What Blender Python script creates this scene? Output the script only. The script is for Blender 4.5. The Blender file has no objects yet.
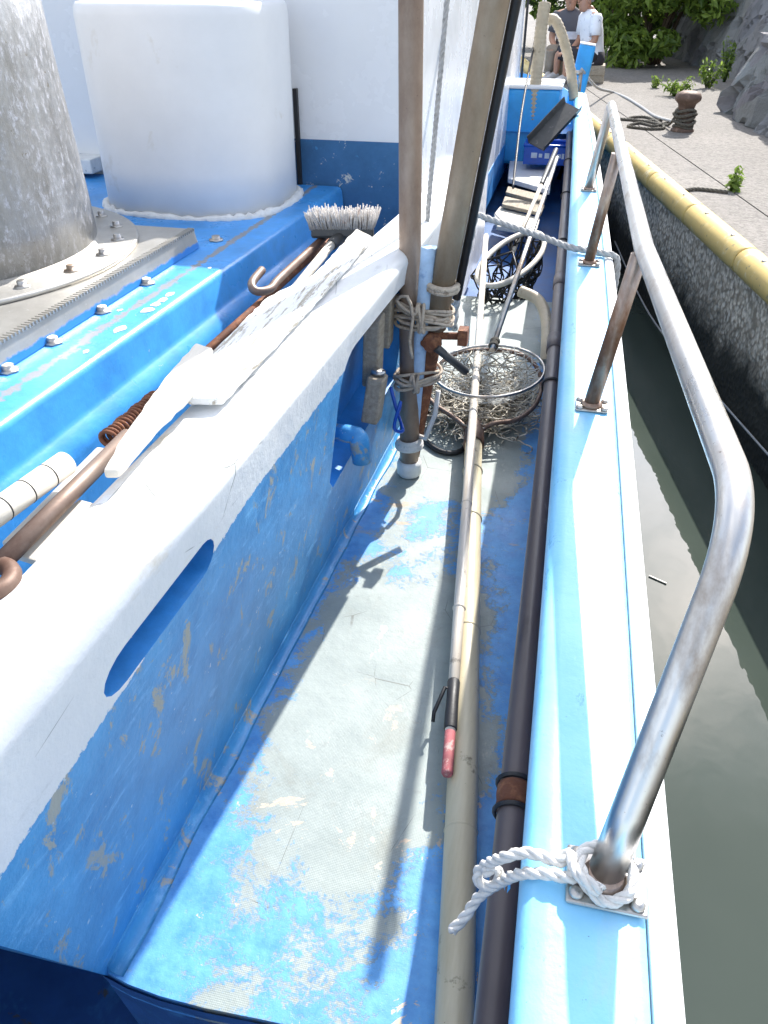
import bpy, bmesh, math, random
import numpy as np
from mathutils import Vector, Matrix, Quaternion
from mathutils import noise as mnoise
R = math.radians
random.seed(7)
C = bpy.context.scene.collection
SC = bpy.context.scene
# ------------------------------------------------------------------ camera
F_PX, EYE_Z = 800.0, 1.5
PITCH = math.atan((512 + 30) / F_PX)
YAW = math.atan((605 - 384) / (F_PX / math.cos(PITCH)))
cam_d = bpy.data.cameras.new('camera'); cam = bpy.data.objects.new('camera', cam_d); C.objects.link(cam)
cam_d.sensor_width = 36; cam_d.lens = F_PX / 1024 * 36; cam_d.clip_start = .02; cam_d.clip_end = 2000
cam.location = (0, 0, EYE_Z); cam.rotation_euler = (math.pi / 2 - PITCH, 0, YAW)
SC.camera = cam
# ------------------------------------------------------------------ light
SUN_AZ, SUN_EL = R(14.6), R(41.5)
w = bpy.data.worlds.new("World"); SC.world = w; w.use_nodes = True
sky = w.node_tree.nodes.new('ShaderNodeTexSky'); sky.sky_type = 'NISHITA'; sky.sun_disc = False
sky.sun_elevation = SUN_EL; sky.sun_rotation = SUN_AZ
bg = w.node_tree.nodes['Background']; bg.inputs[1].default_value = .15
_n, _l = w.node_tree.nodes, w.node_tree.links            # broken white summer cloud over the blue
_tc = _n.new('ShaderNodeTexCoord'); _cn = _n.new('ShaderNodeTexNoise'); _cn.inputs['Scale'].default_value = 2.2; _cn.inputs['Detail'].default_value = 7; _cn.inputs['Roughness'].default_value = .58
_l.new(_tc.outputs['Generated'], _cn.inputs['Vector'])
_mr = _n.new('ShaderNodeMapRange'); _mr.inputs[1].default_value = .44; _mr.inputs[2].default_value = .62; _l.new(_cn.outputs['Fac'], _mr.inputs[0])
_mx = _n.new('ShaderNodeMix'); _mx.data_type = 'RGBA'; _l.new(_mr.outputs[0], _mx.inputs[0]); _l.new(sky.outputs[0], _mx.inputs[6]); _mx.inputs[7].default_value = (6.0, 6.2, 6.6, 1)
_dt = _n.new('ShaderNodeVectorMath'); _dt.operation = 'DOT_PRODUCT'; _l.new(_tc.outputs['Generated'], _dt.inputs[0])       # sky brightened in a lobe below the sun, added for the water's reflection
_dt.inputs[1].default_value = (math.sin(R(17)) * math.cos(R(27)), math.cos(R(17)) * math.cos(R(27)), math.sin(R(27)))
_mg = _n.new('ShaderNodeMapRange'); _mg.interpolation_type = 'SMOOTHSTEP'; _mg.inputs[1].default_value = .90; _mg.inputs[2].default_value = 1.; _mg.inputs[3].default_value = 1.; _mg.inputs[4].default_value = 3.6; _l.new(_dt.outputs['Value'], _mg.inputs[0])
_sc = _n.new('ShaderNodeVectorMath'); _sc.operation = 'SCALE'; _l.new(_mx.outputs[2], _sc.inputs[0]); _l.new(_mg.outputs[0], _sc.inputs['Scale'])
_l.new(_sc.outputs[0], bg.inputs[0])
sd = bpy.data.lights.new('sun', 'SUN'); sd.energy = 4.2; sd.angle = R(.5); sd.color = (1, .96, .9)
so = bpy.data.objects.new('sun', sd); C.objects.link(so)
so.rotation_euler = (math.pi / 2 - SUN_EL, 0, math.pi - SUN_AZ)
SC.view_settings.view_transform = 'Standard'; SC.view_settings.look = 'None'
SC.view_settings.exposure = .98; SC.view_settings.gamma = 1
# ------------------------------------------------------------------ survey: photo point + a known height / distance -> place in metres
_cp, _sp, _cy, _sy = math.cos(PITCH), math.sin(PITCH), math.cos(YAW), math.sin(YAW)
FW = Vector((-_sy * _cp, _cy * _cp, -_sp)); RT = Vector((_cy, _sy, 0)); UP = RT.cross(FW)
EYE = Vector((0, 0, EYE_Z))
def ray(px, py): return FW + RT * ((px - 384) / F_PX) + UP * ((512 - py) / F_PX)
def atz(px, py, z=0.): r = ray(px, py); return EYE + r * ((z - EYE_Z) / r.z)
def aty(px, py, y): r = ray(px, py); return EYE + r * (y / r.y)
V = Vector
# ------------------------------------------------------------------ materials
class NT:
    def __init__(s, name):
        s.m = bpy.data.materials.new(name); s.m.use_nodes = True; s.t = s.m.node_tree; s.n = s.t.nodes
        s.b = s.n['Principled BSDF']; s.pos = s.n.new('ShaderNodeNewGeometry').outputs['Position']
        sp = s.n.new('ShaderNodeSeparateXYZ'); s.L(s.pos, sp.inputs[0]); s.x, s.y, s.z = sp.outputs
    def L(s, a, b): s.t.links.new(a, b)
    def put(s, sock, v):
        if isinstance(v, bpy.types.NodeSocket): s.L(v, sock)
        elif isinstance(v, (tuple, list)): sock.default_value = tuple(v) + ((1,) if len(v) == 3 and len(sock.default_value) == 4 else ())
        else: sock.default_value = v
    def scaled(s, sc):
        n = s.n.new('ShaderNodeVectorMath'); n.operation = 'MULTIPLY'; s.L(s.pos, n.inputs[0]); n.inputs[1].default_value = sc; return n.outputs[0]
    def noise(s, scale, detail=4, rough=.6, vec=None, dist=0):
        n = s.n.new('ShaderNodeTexNoise'); s.L(vec or s.pos, n.inputs['Vector'])
        n.inputs['Scale'].default_value = scale; n.inputs['Detail'].default_value = detail; n.inputs['Roughness'].default_value = rough; n.inputs['Distortion'].default_value = dist
        return n.outputs['Fac']
    def vor(s, scale, feature='F1', vec=None, out=0):
        n = s.n.new('ShaderNodeTexVoronoi'); n.feature = feature; s.L(vec or s.pos, n.inputs['Vector']); n.inputs['Scale'].default_value = scale
        return n.outputs[out]
    def ramp(s, v, lo, hi, a=0., b=1.):
        n = s.n.new('ShaderNodeMapRange'); s.put(n.inputs[0], v); n.inputs[1].default_value = lo; n.inputs[2].default_value = hi
        n.inputs[3].default_value = a; n.inputs[4].default_value = b; n.clamp = True; return n.outputs[0]
    def math(s, op, a, b=0.):
        n = s.n.new('ShaderNodeMath'); n.operation = op; s.put(n.inputs[0], a); s.put(n.inputs[1], b); return n.outputs[0]
    def mix(s, f, a, b):
        n = s.n.new('ShaderNodeMix'); n.data_type = 'RGBA'; s.put(n.inputs[0], f); s.put(n.inputs[6], a); s.put(n.inputs[7], b); return n.outputs[2]
    def bump(s, h, strength, dist=.004, prev=None):
        n = s.n.new('ShaderNodeBump'); n.inputs['Strength'].default_value = strength; n.inputs['Distance'].default_value = dist
        s.L(h, n.inputs['Height'])
        if prev: s.L(prev, n.inputs['Normal'])
        return n.outputs[0]
    def fin(s, col, rough=.5, metal=0., nrm=None, spec=None):
        s.put(s.b.inputs['Base Color'], col); s.put(s.b.inputs['Roughness'], rough); s.put(s.b.inputs['Metallic'], metal)
        if nrm: s.L(nrm, s.b.inputs['Normal'])
        if spec is not None: s.b.inputs['Specular IOR Level'].default_value = spec
        return s.m
def dk(c, k): return tuple(min(1, q * k) for q in c)
def worn(name, col, rough=.5, metal=0., vary=.2, vs=9, patches=(), bump=.25, bs=70, stretch=(1, 1, 1), spec=None):
    """colour with soft variation and patches [(colour, scale, lo, hi)] of wear"""
    t = NT(name); vec = t.scaled(stretch) if stretch != (1, 1, 1) else None
    n1 = t.noise(vs, 5, .65, vec)
    c = t.mix(t.ramp(n1, .3, .7), dk(col, 1 - vary), dk(col, 1 + vary * .7))
    rg = rough
    for i, (pc, sc, lo, hi) in enumerate(patches):
        m = t.ramp(t.noise(sc, 7, .68, vec, .3), lo, hi); c = t.mix(m, c, pc)
    h = t.noise(bs, 4, .6, vec)
    return t.fin(c, t.ramp(n1, .3, .7, rough - .08, rough + .1), metal, t.bump(h, bump, .003), spec)

BLUE = (.03, .23, .58); SKYB = (.25, .60, .88)
def m_deck():
    t = NT('deck paint')
    grey = t.mix(t.ramp(t.noise(5, 6, .65), .3, .7), (.235, .28, .27), (.345, .39, .37))
    grey = t.mix(t.ramp(t.noise(26, 5, .7), .58, .74), grey, (.24, .27, .25))
    grey = t.mix(t.ramp(t.noise(9, 6, .7, t.scaled((1.3, .6, 1))), .63, .70), grey, (.48, .48, .42))
    grey = t.mix(t.ramp(t.noise(3.2, 8, .72, None, .8), .54, .70, 0, .55), grey, (.20, .20, .16))
    crk = t.math('MULTIPLY', t.ramp(t.vor(7, 'DISTANCE_TO_EDGE', t.scaled((1, .6, 1))), .006, .002), t.ramp(t.noise(4, 4), .54, .6)); grey = t.mix(crk, grey, (.14, .15, .14))
    blue = t.mix(t.ramp(t.noise(16, 6, .7), .3, .7), (.045, .23, .58), (.13, .42, .80))
    # worn centre: distance from the walking line, near end stays blue
    dx = t.math('ABSOLUTE', t.math('ADD', t.x, .32)); edge = t.ramp(dx, .13, .34)
    near = t.ramp(t.y, 1.22, .72); far = t.ramp(t.math('ABSOLUTE', t.math('SUBTRACT', t.y, 2.05)), .36, .16)
    m = t.math('ADD', t.math('ADD', t.math('MULTIPLY', edge, .75), t.math('MULTIPLY', near, .46)), t.math('MULTIPLY', far, .42))
    m = t.math('ADD', m, t.math('MULTIPLY', t.math('SUBTRACT', t.noise(4.5, 9, .74, None, .4), .5), 1.9))
    m = t.ramp(t.math('ADD', t.ramp(m, .30, .66), t.math('MULTIPLY', t.math('SUBTRACT', t.noise(85, 6, .85), .5), 2.6)), .36, .66)
    m = t.math('MULTIPLY', m, t.ramp(t.noise(55, 4, .8), .28, .42, .55, 1))
    c = t.mix(m, grey, blue)
    tan = t.ramp(t.noise(6.3, 7, .72, None, .5), .60, .612)
    tan = t.math('MULTIPLY', tan, t.ramp(t.y, 1.45, 1.05, .0, 1)); c = t.mix(tan, c, (.56, .45, .34))
    tan2 = t.math('MULTIPLY', t.ramp(t.noise(7.7, 6, .7, t.scaled((.8, 2.2, 1))), .58, .62), t.ramp(t.math('ABSOLUTE', t.math('SUBTRACT', t.y, 2.2)), .22, .08))
    c = t.mix(tan2, c, (.42, .33, .23))
    w_ = t.ramp(t.noise(3.1, 3, .5, t.scaled((1.6, .8, 1))), .735, .75); c = t.mix(w_, c, (.8, .8, .76))
    # anti-slip weave: fine crossed ribs
    wx = t.math('SINE', t.math('MULTIPLY', t.math('ADD', t.x, t.y), 900)); wy = t.math('SINE', t.math('MULTIPLY', t.math('SUBTRACT', t.x, t.y), 900))
    weave = t.math('MULTIPLY', t.math('MULTIPLY', wx, wy), t.math('SUBTRACT', 1., m))
    c = t.mix(t.ramp(weave, -1, 1, .0, .09), c, (.22, .25, .24))
    b1 = t.bump(weave, .2, .001); b2 = t.bump(t.noise(40, 6, .7), .35, .004, b1); b3 = t.bump(m, .4, .002, b2)
    return t.fin(c, t.ramp(t.noise(8), .3, .7, .42, .62), 0, b3)
def m_wall():     # deckhouse coaming: white above, scuffed blue below
    t = NT('coaming paint')
    b = t.mix(t.ramp(t.noise(7, 6, .7), .3, .7), (.032, .22, .50), (.075, .36, .70))
    b = t.mix(t.ramp(t.noise(14, 8, .75, t.scaled((1, .6, 2.2)), .4), .56, .68), b, (.16, .46, .78))
    b = t.mix(t.ramp(t.noise(11, 8, .74, t.scaled((1, 1.3, .8)), .5), .57, .61), b, (.36, .36, .30))
    b = t.mix(t.ramp(t.noise(33, 5, .7), .66, .69), b, (.50, .62, .72))
    wv = t.math('MULTIPLY', t.math('SUBTRACT', t.noise(9, 4), .5), .012)
    chip = t.math('MULTIPLY', t.math('SUBTRACT', t.noise(60, 5, .75), .5), .03)
    line = t.math('ADD', t.ramp(t.y, .43, 1.2, .595, .672), t.math('ADD', wv, chip))
    up = t.ramp(t.math('SUBTRACT', t.z, line), -.001, .001)
    wh = t.mix(t.ramp(t.noise(5, 5), .35, .65), (.74, .75, .75), (.82, .82, .80))
    wh = t.mix(t.ramp(t.noise(4, 6, .7, t.scaled((1, 1, 3))), .60, .72, 0, .7), wh, (.58, .52, .40)); wh = t.mix(t.ramp(t.noise(16, 8, .8, t.scaled((1, .3, 1))), .60, .70, 0, .5), wh, (.52, .53, .52))
    crk = t.math('MULTIPLY', t.ramp(t.vor(13, 'DISTANCE_TO_EDGE', t.scaled((1, .35, 1))), .012, .004), t.ramp(t.noise(6, 3), .56, .62))
    wh = t.mix(crk, wh, (.25, .26, .24))
    wh = t.mix(t.ramp(t.noise(40, 6, .75), .715, .735), wh, (.35, .38, .36))
    c = t.mix(up, b, wh)
    return t.fin(c, .42, 0, t.bump(t.noise(9, 6, .65), .35, .012, t.bump(t.noise(80, 4), .2, .003)))
def m_blue(name, col=BLUE, chips=.69, rough=.33):
    t = NT(name)
    b = t.mix(t.ramp(t.noise(6, 6, .7), .3, .7), dk(col, .75), dk(col, 1.25))
    b = t.mix(t.ramp(t.noise(10, 7, .75, None, .4), .62, .72), b, (.07, .36, .74))
    b = t.mix(t.ramp(t.noise(12, 7, .75, None, .5), chips, chips + .02), b, (.58, .58, .54))
    b = t.mix(t.ramp(t.noise(45, 4, .7), .72, .74), b, (.60, .60, .56))
    if name.startswith('casing'):     # torn sealant line along the hatch bolts
        ln = t.math('ABSOLUTE', t.math('SUBTRACT', t.math('SUBTRACT', t.x, t.math('MULTIPLY', t.y, .031)), -1.178))
        ln = t.math('ADD', ln, t.math('MULTIPLY', t.math('SUBTRACT', t.noise(24, 7, .78), .5), .09)); wr = t.math('MULTIPLY', t.ramp(ln, .014, .008), t.ramp(t.z, .74, .745))
        b = t.mix(wr, b, (.24, .25, .27))
    return t.fin(b, t.ramp(t.noise(5), .3, .7, rough, rough + .2), 0, t.bump(t.noise(24, 6, .7), .3, .004))
def m_gun():
    t = NT('gunwale paint')
    c = t.mix(t.ramp(t.noise(4, 6, .7), .3, .7), (.20, .55, .84), (.30, .66, .92))
    c = t.mix(t.ramp(t.noise(18, 7, .75, t.scaled((1, .5, 1)), .3), .64, .72, 0, .7), c, (.12, .42, .74))
    c = t.mix(t.ramp(t.noise(60, 4, .7), .72, .75), c, (.55, .72, .80))
    c = t.mix(t.ramp(t.noise(2.3, 7, .72, t.scaled((1.5, .7, 1)), .6), .60, .74, 0, .35), c, (.46, .52, .52))
    c = t.mix(t.ramp(t.noise(34, 7, .78, None, .4), .675, .69), c, (.60, .68, .70)); c = t.mix(t.ramp(t.noise(95, 4, .75), .70, .72), c, (.09, .16, .2)); c = t.mix(t.math('MULTIPLY', t.ramp(t.noise(13, 8, .8, t.scaled((1, .4, 1)), .5), .60, .62), .8), c, (.13, .40, .66)); c = t.mix(t.ramp(t.noise(6.5, 7, .75, t.scaled((2, 1, 1)), .5), .66, .74, 0, .6), c, (.42, .30, .20))
    # below the rolled lip: a darker blue on the inner bulwark
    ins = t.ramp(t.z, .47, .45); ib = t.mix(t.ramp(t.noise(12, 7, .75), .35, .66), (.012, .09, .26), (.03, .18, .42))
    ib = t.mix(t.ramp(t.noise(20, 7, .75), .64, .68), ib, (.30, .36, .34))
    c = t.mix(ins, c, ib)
    return t.fin(c, .4, 0, t.bump(t.noise(14, 6, .65), .25, .006, t.bump(t.noise(90, 4), .15, .002)))
def m_steel(name, col=(.52, .49, .45), stain=(.20, .13, .08), lo=.50, hi=.72, rough=.26, metal=1., sc=7):
    t = NT(name); v = t.scaled((1, .45, .45))
    n = t.noise(sc, 7, .7, v); s_ = t.ramp(n, lo, hi)
    c = t.mix(s_, col, stain); c = t.mix(t.ramp(t.noise(70, 5, .7), .66, .74), c, dk(stain, .6))
    return t.fin(c, t.ramp(n, .35, .7, rough, rough + .28), t.ramp(n, lo, hi, metal, metal * .6), t.bump(t.noise(130, 4), .06, .002))
def m_funnel():
    t = NT('galvanised sheet'); v = t.scaled((1, 1, .35))
    n = t.noise(9, 8, .75, v); n2 = t.noise(50, 6, .8, t.scaled((1, 1, .6)))
    c = t.mix(t.ramp(n, .35, .65), (.30, .29, .27), (.46, .46, .46))
    c = t.mix(t.ramp(n2, .52, .66), c, (.60, .60, .64)); c = t.mix(t.ramp(t.noise(30, 6, .75), .62, .68), c, (.28, .25, .20))
    return t.fin(c, t.ramp(n2, .4, .65, .36, .62), .75, t.bump(n2, .3, .006))
def m_plate():
    t = NT('dull aluminium'); n = t.noise(8, 6, .7)
    c = t.mix(t.ramp(n, .3, .7), (.42, .40, .36), (.55, .53, .49)); c = t.mix(t.ramp(t.noise(40, 6, .75), .62, .72), c, (.68, .68, .68))
    lowb = t.math('ADD', t.z, t.math('MULTIPLY', t.math('SUBTRACT', t.noise(14, 6, .7), .5), .035))
    c = t.mix(t.ramp(lowb, .772, .766), c, (.03, .22, .60))
    return t.fin(c, .42, t.ramp(lowb, .766, .772, 0, .7), t.bump(t.noise(60, 5), .15, .004))
def m_bamboo(name, col, dark, joint=.34):
    t = NT(name)
    c = t.mix(t.ramp(t.noise(16, 6, .7, t.scaled((1, .12, .12))), .3, .7), dark, col)
    c = t.mix(t.ramp(t.noise(9, 6, .75), .62, .68), c, dk(dark, .55)); c = t.mix(t.ramp(t.noise(70, 4, .7), .7, .72), c, (.2, .16, .11))
    return t.fin(c, .42, 0, t.bump(t.noise(90, 4, .6, t.scaled((1, .15, .15))), .2, .002))
def m_concrete():
    t = NT('quay concrete'); n = t.noise(.9, 6, .6)
    c = t.mix(t.ramp(n, .3, .7), (.175, .160, .143), (.255, .235, .21))
    c = t.mix(t.ramp(t.noise(24, 5, .85), .46, .58, 0, .62), c, (.095, .085, .075)); c = t.mix(t.ramp(t.noise(2.2, 6, .7), .58, .72, 0, .7), c, (.115, .107, .098))
    c = t.mix(t.ramp(t.vor(48), .0, .45, .55, 0), c, (.33, .31, .29)); c = t.mix(t.ramp(t.noise(70, 3, .8), .56, .66, 0, .7), c, (.09, .085, .08))
    return t.fin(c, .9, 0, t.bump(t.vor(48), .5, .008))
def m_quaywall():
    t = NT('exposed aggregate wall')
    z2 = t.math('ADD', t.z, t.math('MULTIPLY', t.math('SUBTRACT', t.noise(4, 6, .7), .5), .35))
    peb = t.vor(34, 'F1', None, 0); pc = t.mix(t.ramp(t.noise(34, 2, .5), .40, .60), (.50, .42, .31), (.86, .77, .62))
    c = t.mix(t.ramp(peb, .42, .75), pc, (.30, .25, .18))
    c = t.mix(t.ramp(t.noise(3, 6, .7), .5, .7, 0, .6), c, (.30, .27, .21))
    c = t.mix(t.ramp(z2, -.02, -.22), c, (.03, .03, .022))
    return t.fin(c, .85, 0, t.bump(peb, .5, .012, t.bump(t.noise(12, 6), .4, .02)))
def m_water():
    t = NT('harbour water'); v = t.scaled((1, .8, 1))
    h = t.math('ADD', t.noise(2.2, 3, .5, v), t.math('MULTIPLY', t.noise(9, 2, .5, v, .5), .22))
    c = t.mix(t.ramp(t.noise(.7, 3), .3, .7), (.042, .056, .046), (.062, .076, .064))
    m = t.fin(c, .0, 0, t.bump(h, .05, .05)); t.b.inputs['IOR'].default_value = 1.33; return m
def m_stone():
    t = NT('retaining wall stone'); n = t.noise(1.7, 6, .7)
    cell = t.vor(2.6, 'F1', None, 1)
    c = t.mix(t.ramp(n, .3, .7), (.11, .105, .10), (.22, .21, .20)); c = t.mix(.16, c, cell)
    hs = t.n.new('ShaderNodeHueSaturation'); hs.inputs['Saturation'].default_value = .12; hs.inputs['Value'].default_value = .9; t.L(c, hs.inputs['Color'])
    c = t.mix(t.ramp(t.noise(6, 7, .75), .56, .7, 0, .75), hs.outputs[0], (.07, .075, .06))
    return t.fin(c, .9, 0, t.bump(t.noise(14, 8, .75), .8, .05))
def m_leaf(name, a, b):
    t = NT(name); info = t.n.new('ShaderNodeNewGeometry').outputs['Random Per Island']
    c = t.mix(info, a, b); m = t.fin(c, .5, 0); t.b.inputs['Transmission Weight'].default_value = 0
    tr = t.n.new('ShaderNodeBsdfTranslucent'); t.L(c, tr.inputs[0]); mx = t.n.new('ShaderNodeMixShader'); mx.inputs[0].default_value = .5
    out = t.n['Material Output']; t.L(t.b.outputs[0], mx.inputs[1]); t.L(tr.outputs[0], mx.inputs[2]); t.L(mx.outputs[0], out.inputs[0]); return m
def m_wood(name, a, b, stretch=(8, 1, 8), paint=None, plo=.5):
    t = NT(name); n = t.noise(9, 7, .7, t.scaled(stretch)); c = t.mix(t.ramp(n, .3, .7), a, b)
    c = t.mix(t.ramp(t.noise(30, 5, .7, t.scaled(stretch)), .62, .7), c, dk(a, .5))
    if paint: c = t.mix(t.ramp(t.noise(7, 8, .75, t.scaled(tuple(q * .6 for q in stretch)), .4), plo, plo - .05), c, paint)
    return t.fin(c, .75, 0, t.bump(n, .5, .004))
K = {}
K['deck'] = m_deck(); K['coam'] = m_wall(); K['blue'] = m_blue('hull blue paint'); K['casing'] = m_blue('casing blue paint', (.055, .30, .70), .685, .22)
K['navy'] = worn('shaded lower deck paint', (.04, .13, .34), .5, 0, .3, 6, [((.06, .22, .45), 9, .58, .7), ((.12, .12, .10), 14, .64, .68)])  # dark blue with the shade below deck level put into it
K['gun'] = m_gun(); K['dirt'] = worn('grimy gutter', (.05, .075, .10), .8, 0, .4, 9, [((.11, .085, .055), 8, .5, .62), ((.03, .12, .28), 12, .6, .68)], .6, 50)
K['white'] = worn('white paint', (.80, .80, .80), .38, 0, .05, 4, [((.62, .58, .50), 5, .62, .80), ((.52, .42, .30), 9, .72, .78), ((.35, .35, .33), 30, .755, .77)], .05, 18)
K['house'] = worn('deckhouse white paint', (.78, .79, .81), .25, 0, .04, 3, [((.55, .54, .5), 7, .70, .76), ((.3, .3, .3), 40, .77, .78)], .02, 8)
K['caulk'] = worn('cracked white sealant', (.74, .74, .72), .7, 0, .15, 20, [((.22, .26, .3), 26, .63, .68)], .8, 60)
K['band'] = m_blue('deckhouse blue band', (.04, .145, .31), .60, .5)
K['rub'] = worn('white rubbing strake', (.80, .80, .79), .6, 0, .08, 14, [((.45, .46, .44), 45, .70, .76)], .4, 90)
K['groove'] = worn('dark blue seam', (.02, .13, .30), .8)
K['steel'] = m_steel('stainless rail', (.66, .64, .61), (.27, .19, .13), .52, .74, .22); K['legsteel'] = m_steel('rust stained rail leg', (.46, .40, .35), (.20, .10, .055), .36, .62, .3)
K['bolt'] = m_steel('stainless bolt', (.5, .48, .45), (.3, .2, .12), .5, .7, .3)
K['funnel'] = m_funnel(); K['plate'] = m_plate()
K['polebr'] = m_steel('brown stained pole', (.39, .31, .25), (.20, .13, .09), .32, .66, .42, .55, 5)
K['polegr'] = m_steel('grey brown stained pole', (.44, .36, .27), (.25, .18, .115), .34, .66, .42, .55, 5)
K['rust'] = worn('rust', (.16, .06, .03), .8, .1, .4, 20, [((.30, .13, .06), 30, .5, .65), ((.07, .035, .025), 22, .6, .7)], .7, 90)
K['ruststeel'] = m_steel('rusty rod', (.25, .19, .155), (.11, .055, .035), .34, .6, .45, .5)
K['black'] = worn('black rubber', (.02, .02, .022), .5, 0, .2)
K['pvc'] = worn('brown black plastic pipe', (.115, .092, .088), .42, 0, .25, 8, [((.24, .21, .20), 30, .62, .74), ((.05, .04, .04), 14, .6, .7)], .1, 60, (1, .25, 1))
K['beige'] = worn('beige hose', (.46, .39, .28), .5, 0, .2, 12, [((.25, .2, .14), 20, .6, .7)])
K['bamboo'] = m_bamboo('pale pole skin', (.62, .56, .40), (.44, .38, .25)); K['thinpole'] = m_bamboo('whitish pole skin', (.74, .69, .60), (.58, .50, .40))
K['pink'] = worn('faded pink grip', (.42, .12, .13), .75, 0, .35, 25, [((.55, .38, .34), 40, .54, .64), ((.1, .05, .05), 30, .62, .7)])
K['rope'] = worn('white rope', (.70, .68, .64), .85, 0, .15, 60, [((.42, .39, .34), 40, .6, .7)], .5, 300)
K['greyrope'] = worn('grey mooring rope', (.46, .46, .45), .9, 0, .2, 50, [((.27, .27, .26), 60, .55, .65)], .5, 300)
K['cord'] = worn('tan lashing cord', (.50, .42, .33), .9, 0, .25, 50, [((.26, .2, .15), 60, .55, .65)], .4, 300)
K['darkcord'] = worn('dark rope', (.12, .11, .09), .9, 0, .3, 30)
K['net'] = worn('net twine', (.62, .57, .47), .9, 0, .3, 22, [((.13, .11, .09), 26, .50, .6)], .2, 200)
K['finenet'] = worn('white fine net', (.66, .66, .62), .85, 0, .2, 30)
K['blacknet'] = worn('black net twine', (.025, .025, .022), .9, 0, .3, 30)
K['foam'] = worn('pale blue foam', (.42, .58, .78), .9, 0, .15, 30, [((.25, .38, .6), 20, .6, .7)], .9, 60)
K['bristle'] = worn('dirty white bristles', (.66, .62, .58), .9, 0, .18, 60, [((.50, .32, .24), 16, .62, .72)])
K['darkplast'] = worn('dark grey plastic', (.06, .06, .058), .45, 0, .25, 15, [((.16, .15, .14), 30, .6, .72)])
K['wood'] = m_wood('weathered grey wood', (.22, .18, .13), (.42, .36, .27))
K['whitewood'] = m_wood('peeling white board', (.30, .26, .20), (.46, .42, .35), (14, 1.4, 14), (.80, .80, .78), .575)
K['creamwood'] = m_wood('worn cream wood', (.38, .31, .22), (.56, .49, .38), (9, 2, 9), (.70, .65, .56), .66)
K['cream'] = worn('cream plank', (.66, .61, .52), .6, 0, .12, 8, [((.40, .33, .25), 14, .63, .7)], .3, 60, (3, 1, 3))
K['crate'] = worn('blue crate plastic', (.01, .09, .50), .35, 0, .2); K['lightblue'] = worn('bright blue paint', (.035, .36, .78), .35, 0, .2, 5, [((.3, .5, .6), 20, .68, .74)])
K['conc'] = m_concrete(); K['qwall'] = m_quaywall(); K['water'] = m_water(); K['stone'] = m_stone()
K['yellow'] = worn('faded yellow rubber', (.66, .48, .16), .5, 0, .12, 6, [((.76, .66, .40), 7, .56, .68), ((.3, .23, .12), 26, .60, .68), ((.16, .14, .10), 11, .66, .70)], .3, 60)
K['iron'] = worn('rusty cast iron', (.13, .085, .065), .65, .3, .3, 12, [((.25, .17, .13), 14, .52, .66), ((.05, .04, .035), 25, .6, .7)], .5, 60)
K['leafA'] = m_leaf('bush leaves', (.09, .16, .025), (.30, .42, .07)); K['leafB'] = m_leaf('bright weed leaves', (.12, .20, .03), (.26, .36, .07)); K['leafC'] = m_leaf('dark bush leaves', (.03, .06, .012), (.09, .15, .03))
K['bark'] = worn('bark', (.10, .07, .045), .9, 0, .3, 15, (), .8, 40)
K['skin'] = worn('skin', (.42, .22, .14), .55, 0, .08); K['hair'] = worn('dark hair', (.03, .025, .02), .7); K['greyhair'] = worn('grey hair', (.22, .21, .2), .7)
K['tshirtw'] = worn('white cotton', (.78, .78, .80), .9, 0, .06, 8, [((.25, .26, .34), 17, .60, .64)]); K['tshirtg'] = worn('grey cotton', (.10, .095, .105), .9, 0, .12, 8)
K['stripe'] = worn('pale stripe', (.72, .72, .78), .9); K['shorts'] = worn('dark shorts', (.03, .028, .035), .9); K['khaki'] = worn('tan trousers', (.30, .24, .18), .9); K['shoe'] = worn('pale shoe', (.5, .48, .46), .8)
K['orange'] = worn('orange cord', (.55, .13, .04), .8); K['brownpost'] = worn('brown painted post', (.10, .055, .04), .6, 0, .2, 8)
K['soil'] = worn('dark far bank', (.05, .06, .03), .95)
K['whitemark'] = worn('faded white print', (.55, .65, .78), .7)

# ------------------------------------------------------------------ geometry builder
def smooth_path(pts, n=8, closed=False):
    P = [V(p) for p in pts]; out = []; m = len(P)
    rng = m if closed else m - 1
    for i in range(rng):
        g = (lambda k: P[k % m]) if closed else (lambda k: P[min(max(k, 0), m - 1)])
        a, b, c, d = g(i - 1), g(i), g(i + 1), g(i + 2)
        for k in range(n):
            t = k / n
            out.append(.5 * ((2 * b) + (c - a) * t + (2 * a - 5 * b + 4 * c - d) * t * t + (3 * b - a - 3 * c + d) * t ** 3))
    if not closed: out.append(P[-1])
    return out
def fillet(pts, rad, n=8):
    P = [V(p) for p in pts]; out = [P[0]]
    for i in range(1, len(P) - 1):
        r = rad[i - 1] if isinstance(rad, (list, tuple)) else rad
        a = (P[i - 1] - P[i]); b = (P[i + 1] - P[i]); ang = a.angle(b); d = min(r / math.tan(ang / 2), a.length * .49, b.length * .49)
        s, e = P[i] + a.normalized() * d, P[i] + b.normalized() * d
        for k in range(n + 1):
            t = k / n; out.append(s * (1 - t) ** 2 + P[i] * 2 * t * (1 - t) + e * t * t)
    out.append(P[-1]); return out
def frames(P, closed=False):
    n = len(P); T = []
    for i in range(n):
        a = P[(i - 1) % n] if closed or i else P[i]; b = P[(i + 1) % n] if closed or i < n - 1 else P[i]
        d = b - a; T.append(d.normalized() if d.length > 1e-9 else V((0, 0, 1)))
    ref = V((0, 0, 1)) if abs(T[0].z) < .9 else V((1, 0, 0)); u = (ref - T[0] * ref.dot(T[0])).normalized(); fr = []
    for t in T:
        u = u - t * u.dot(t); u = u.normalized() if u.length > 1e-6 else t.orthogonal().normalized(); fr.append((t, u, t.cross(u)))
    return fr
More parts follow.
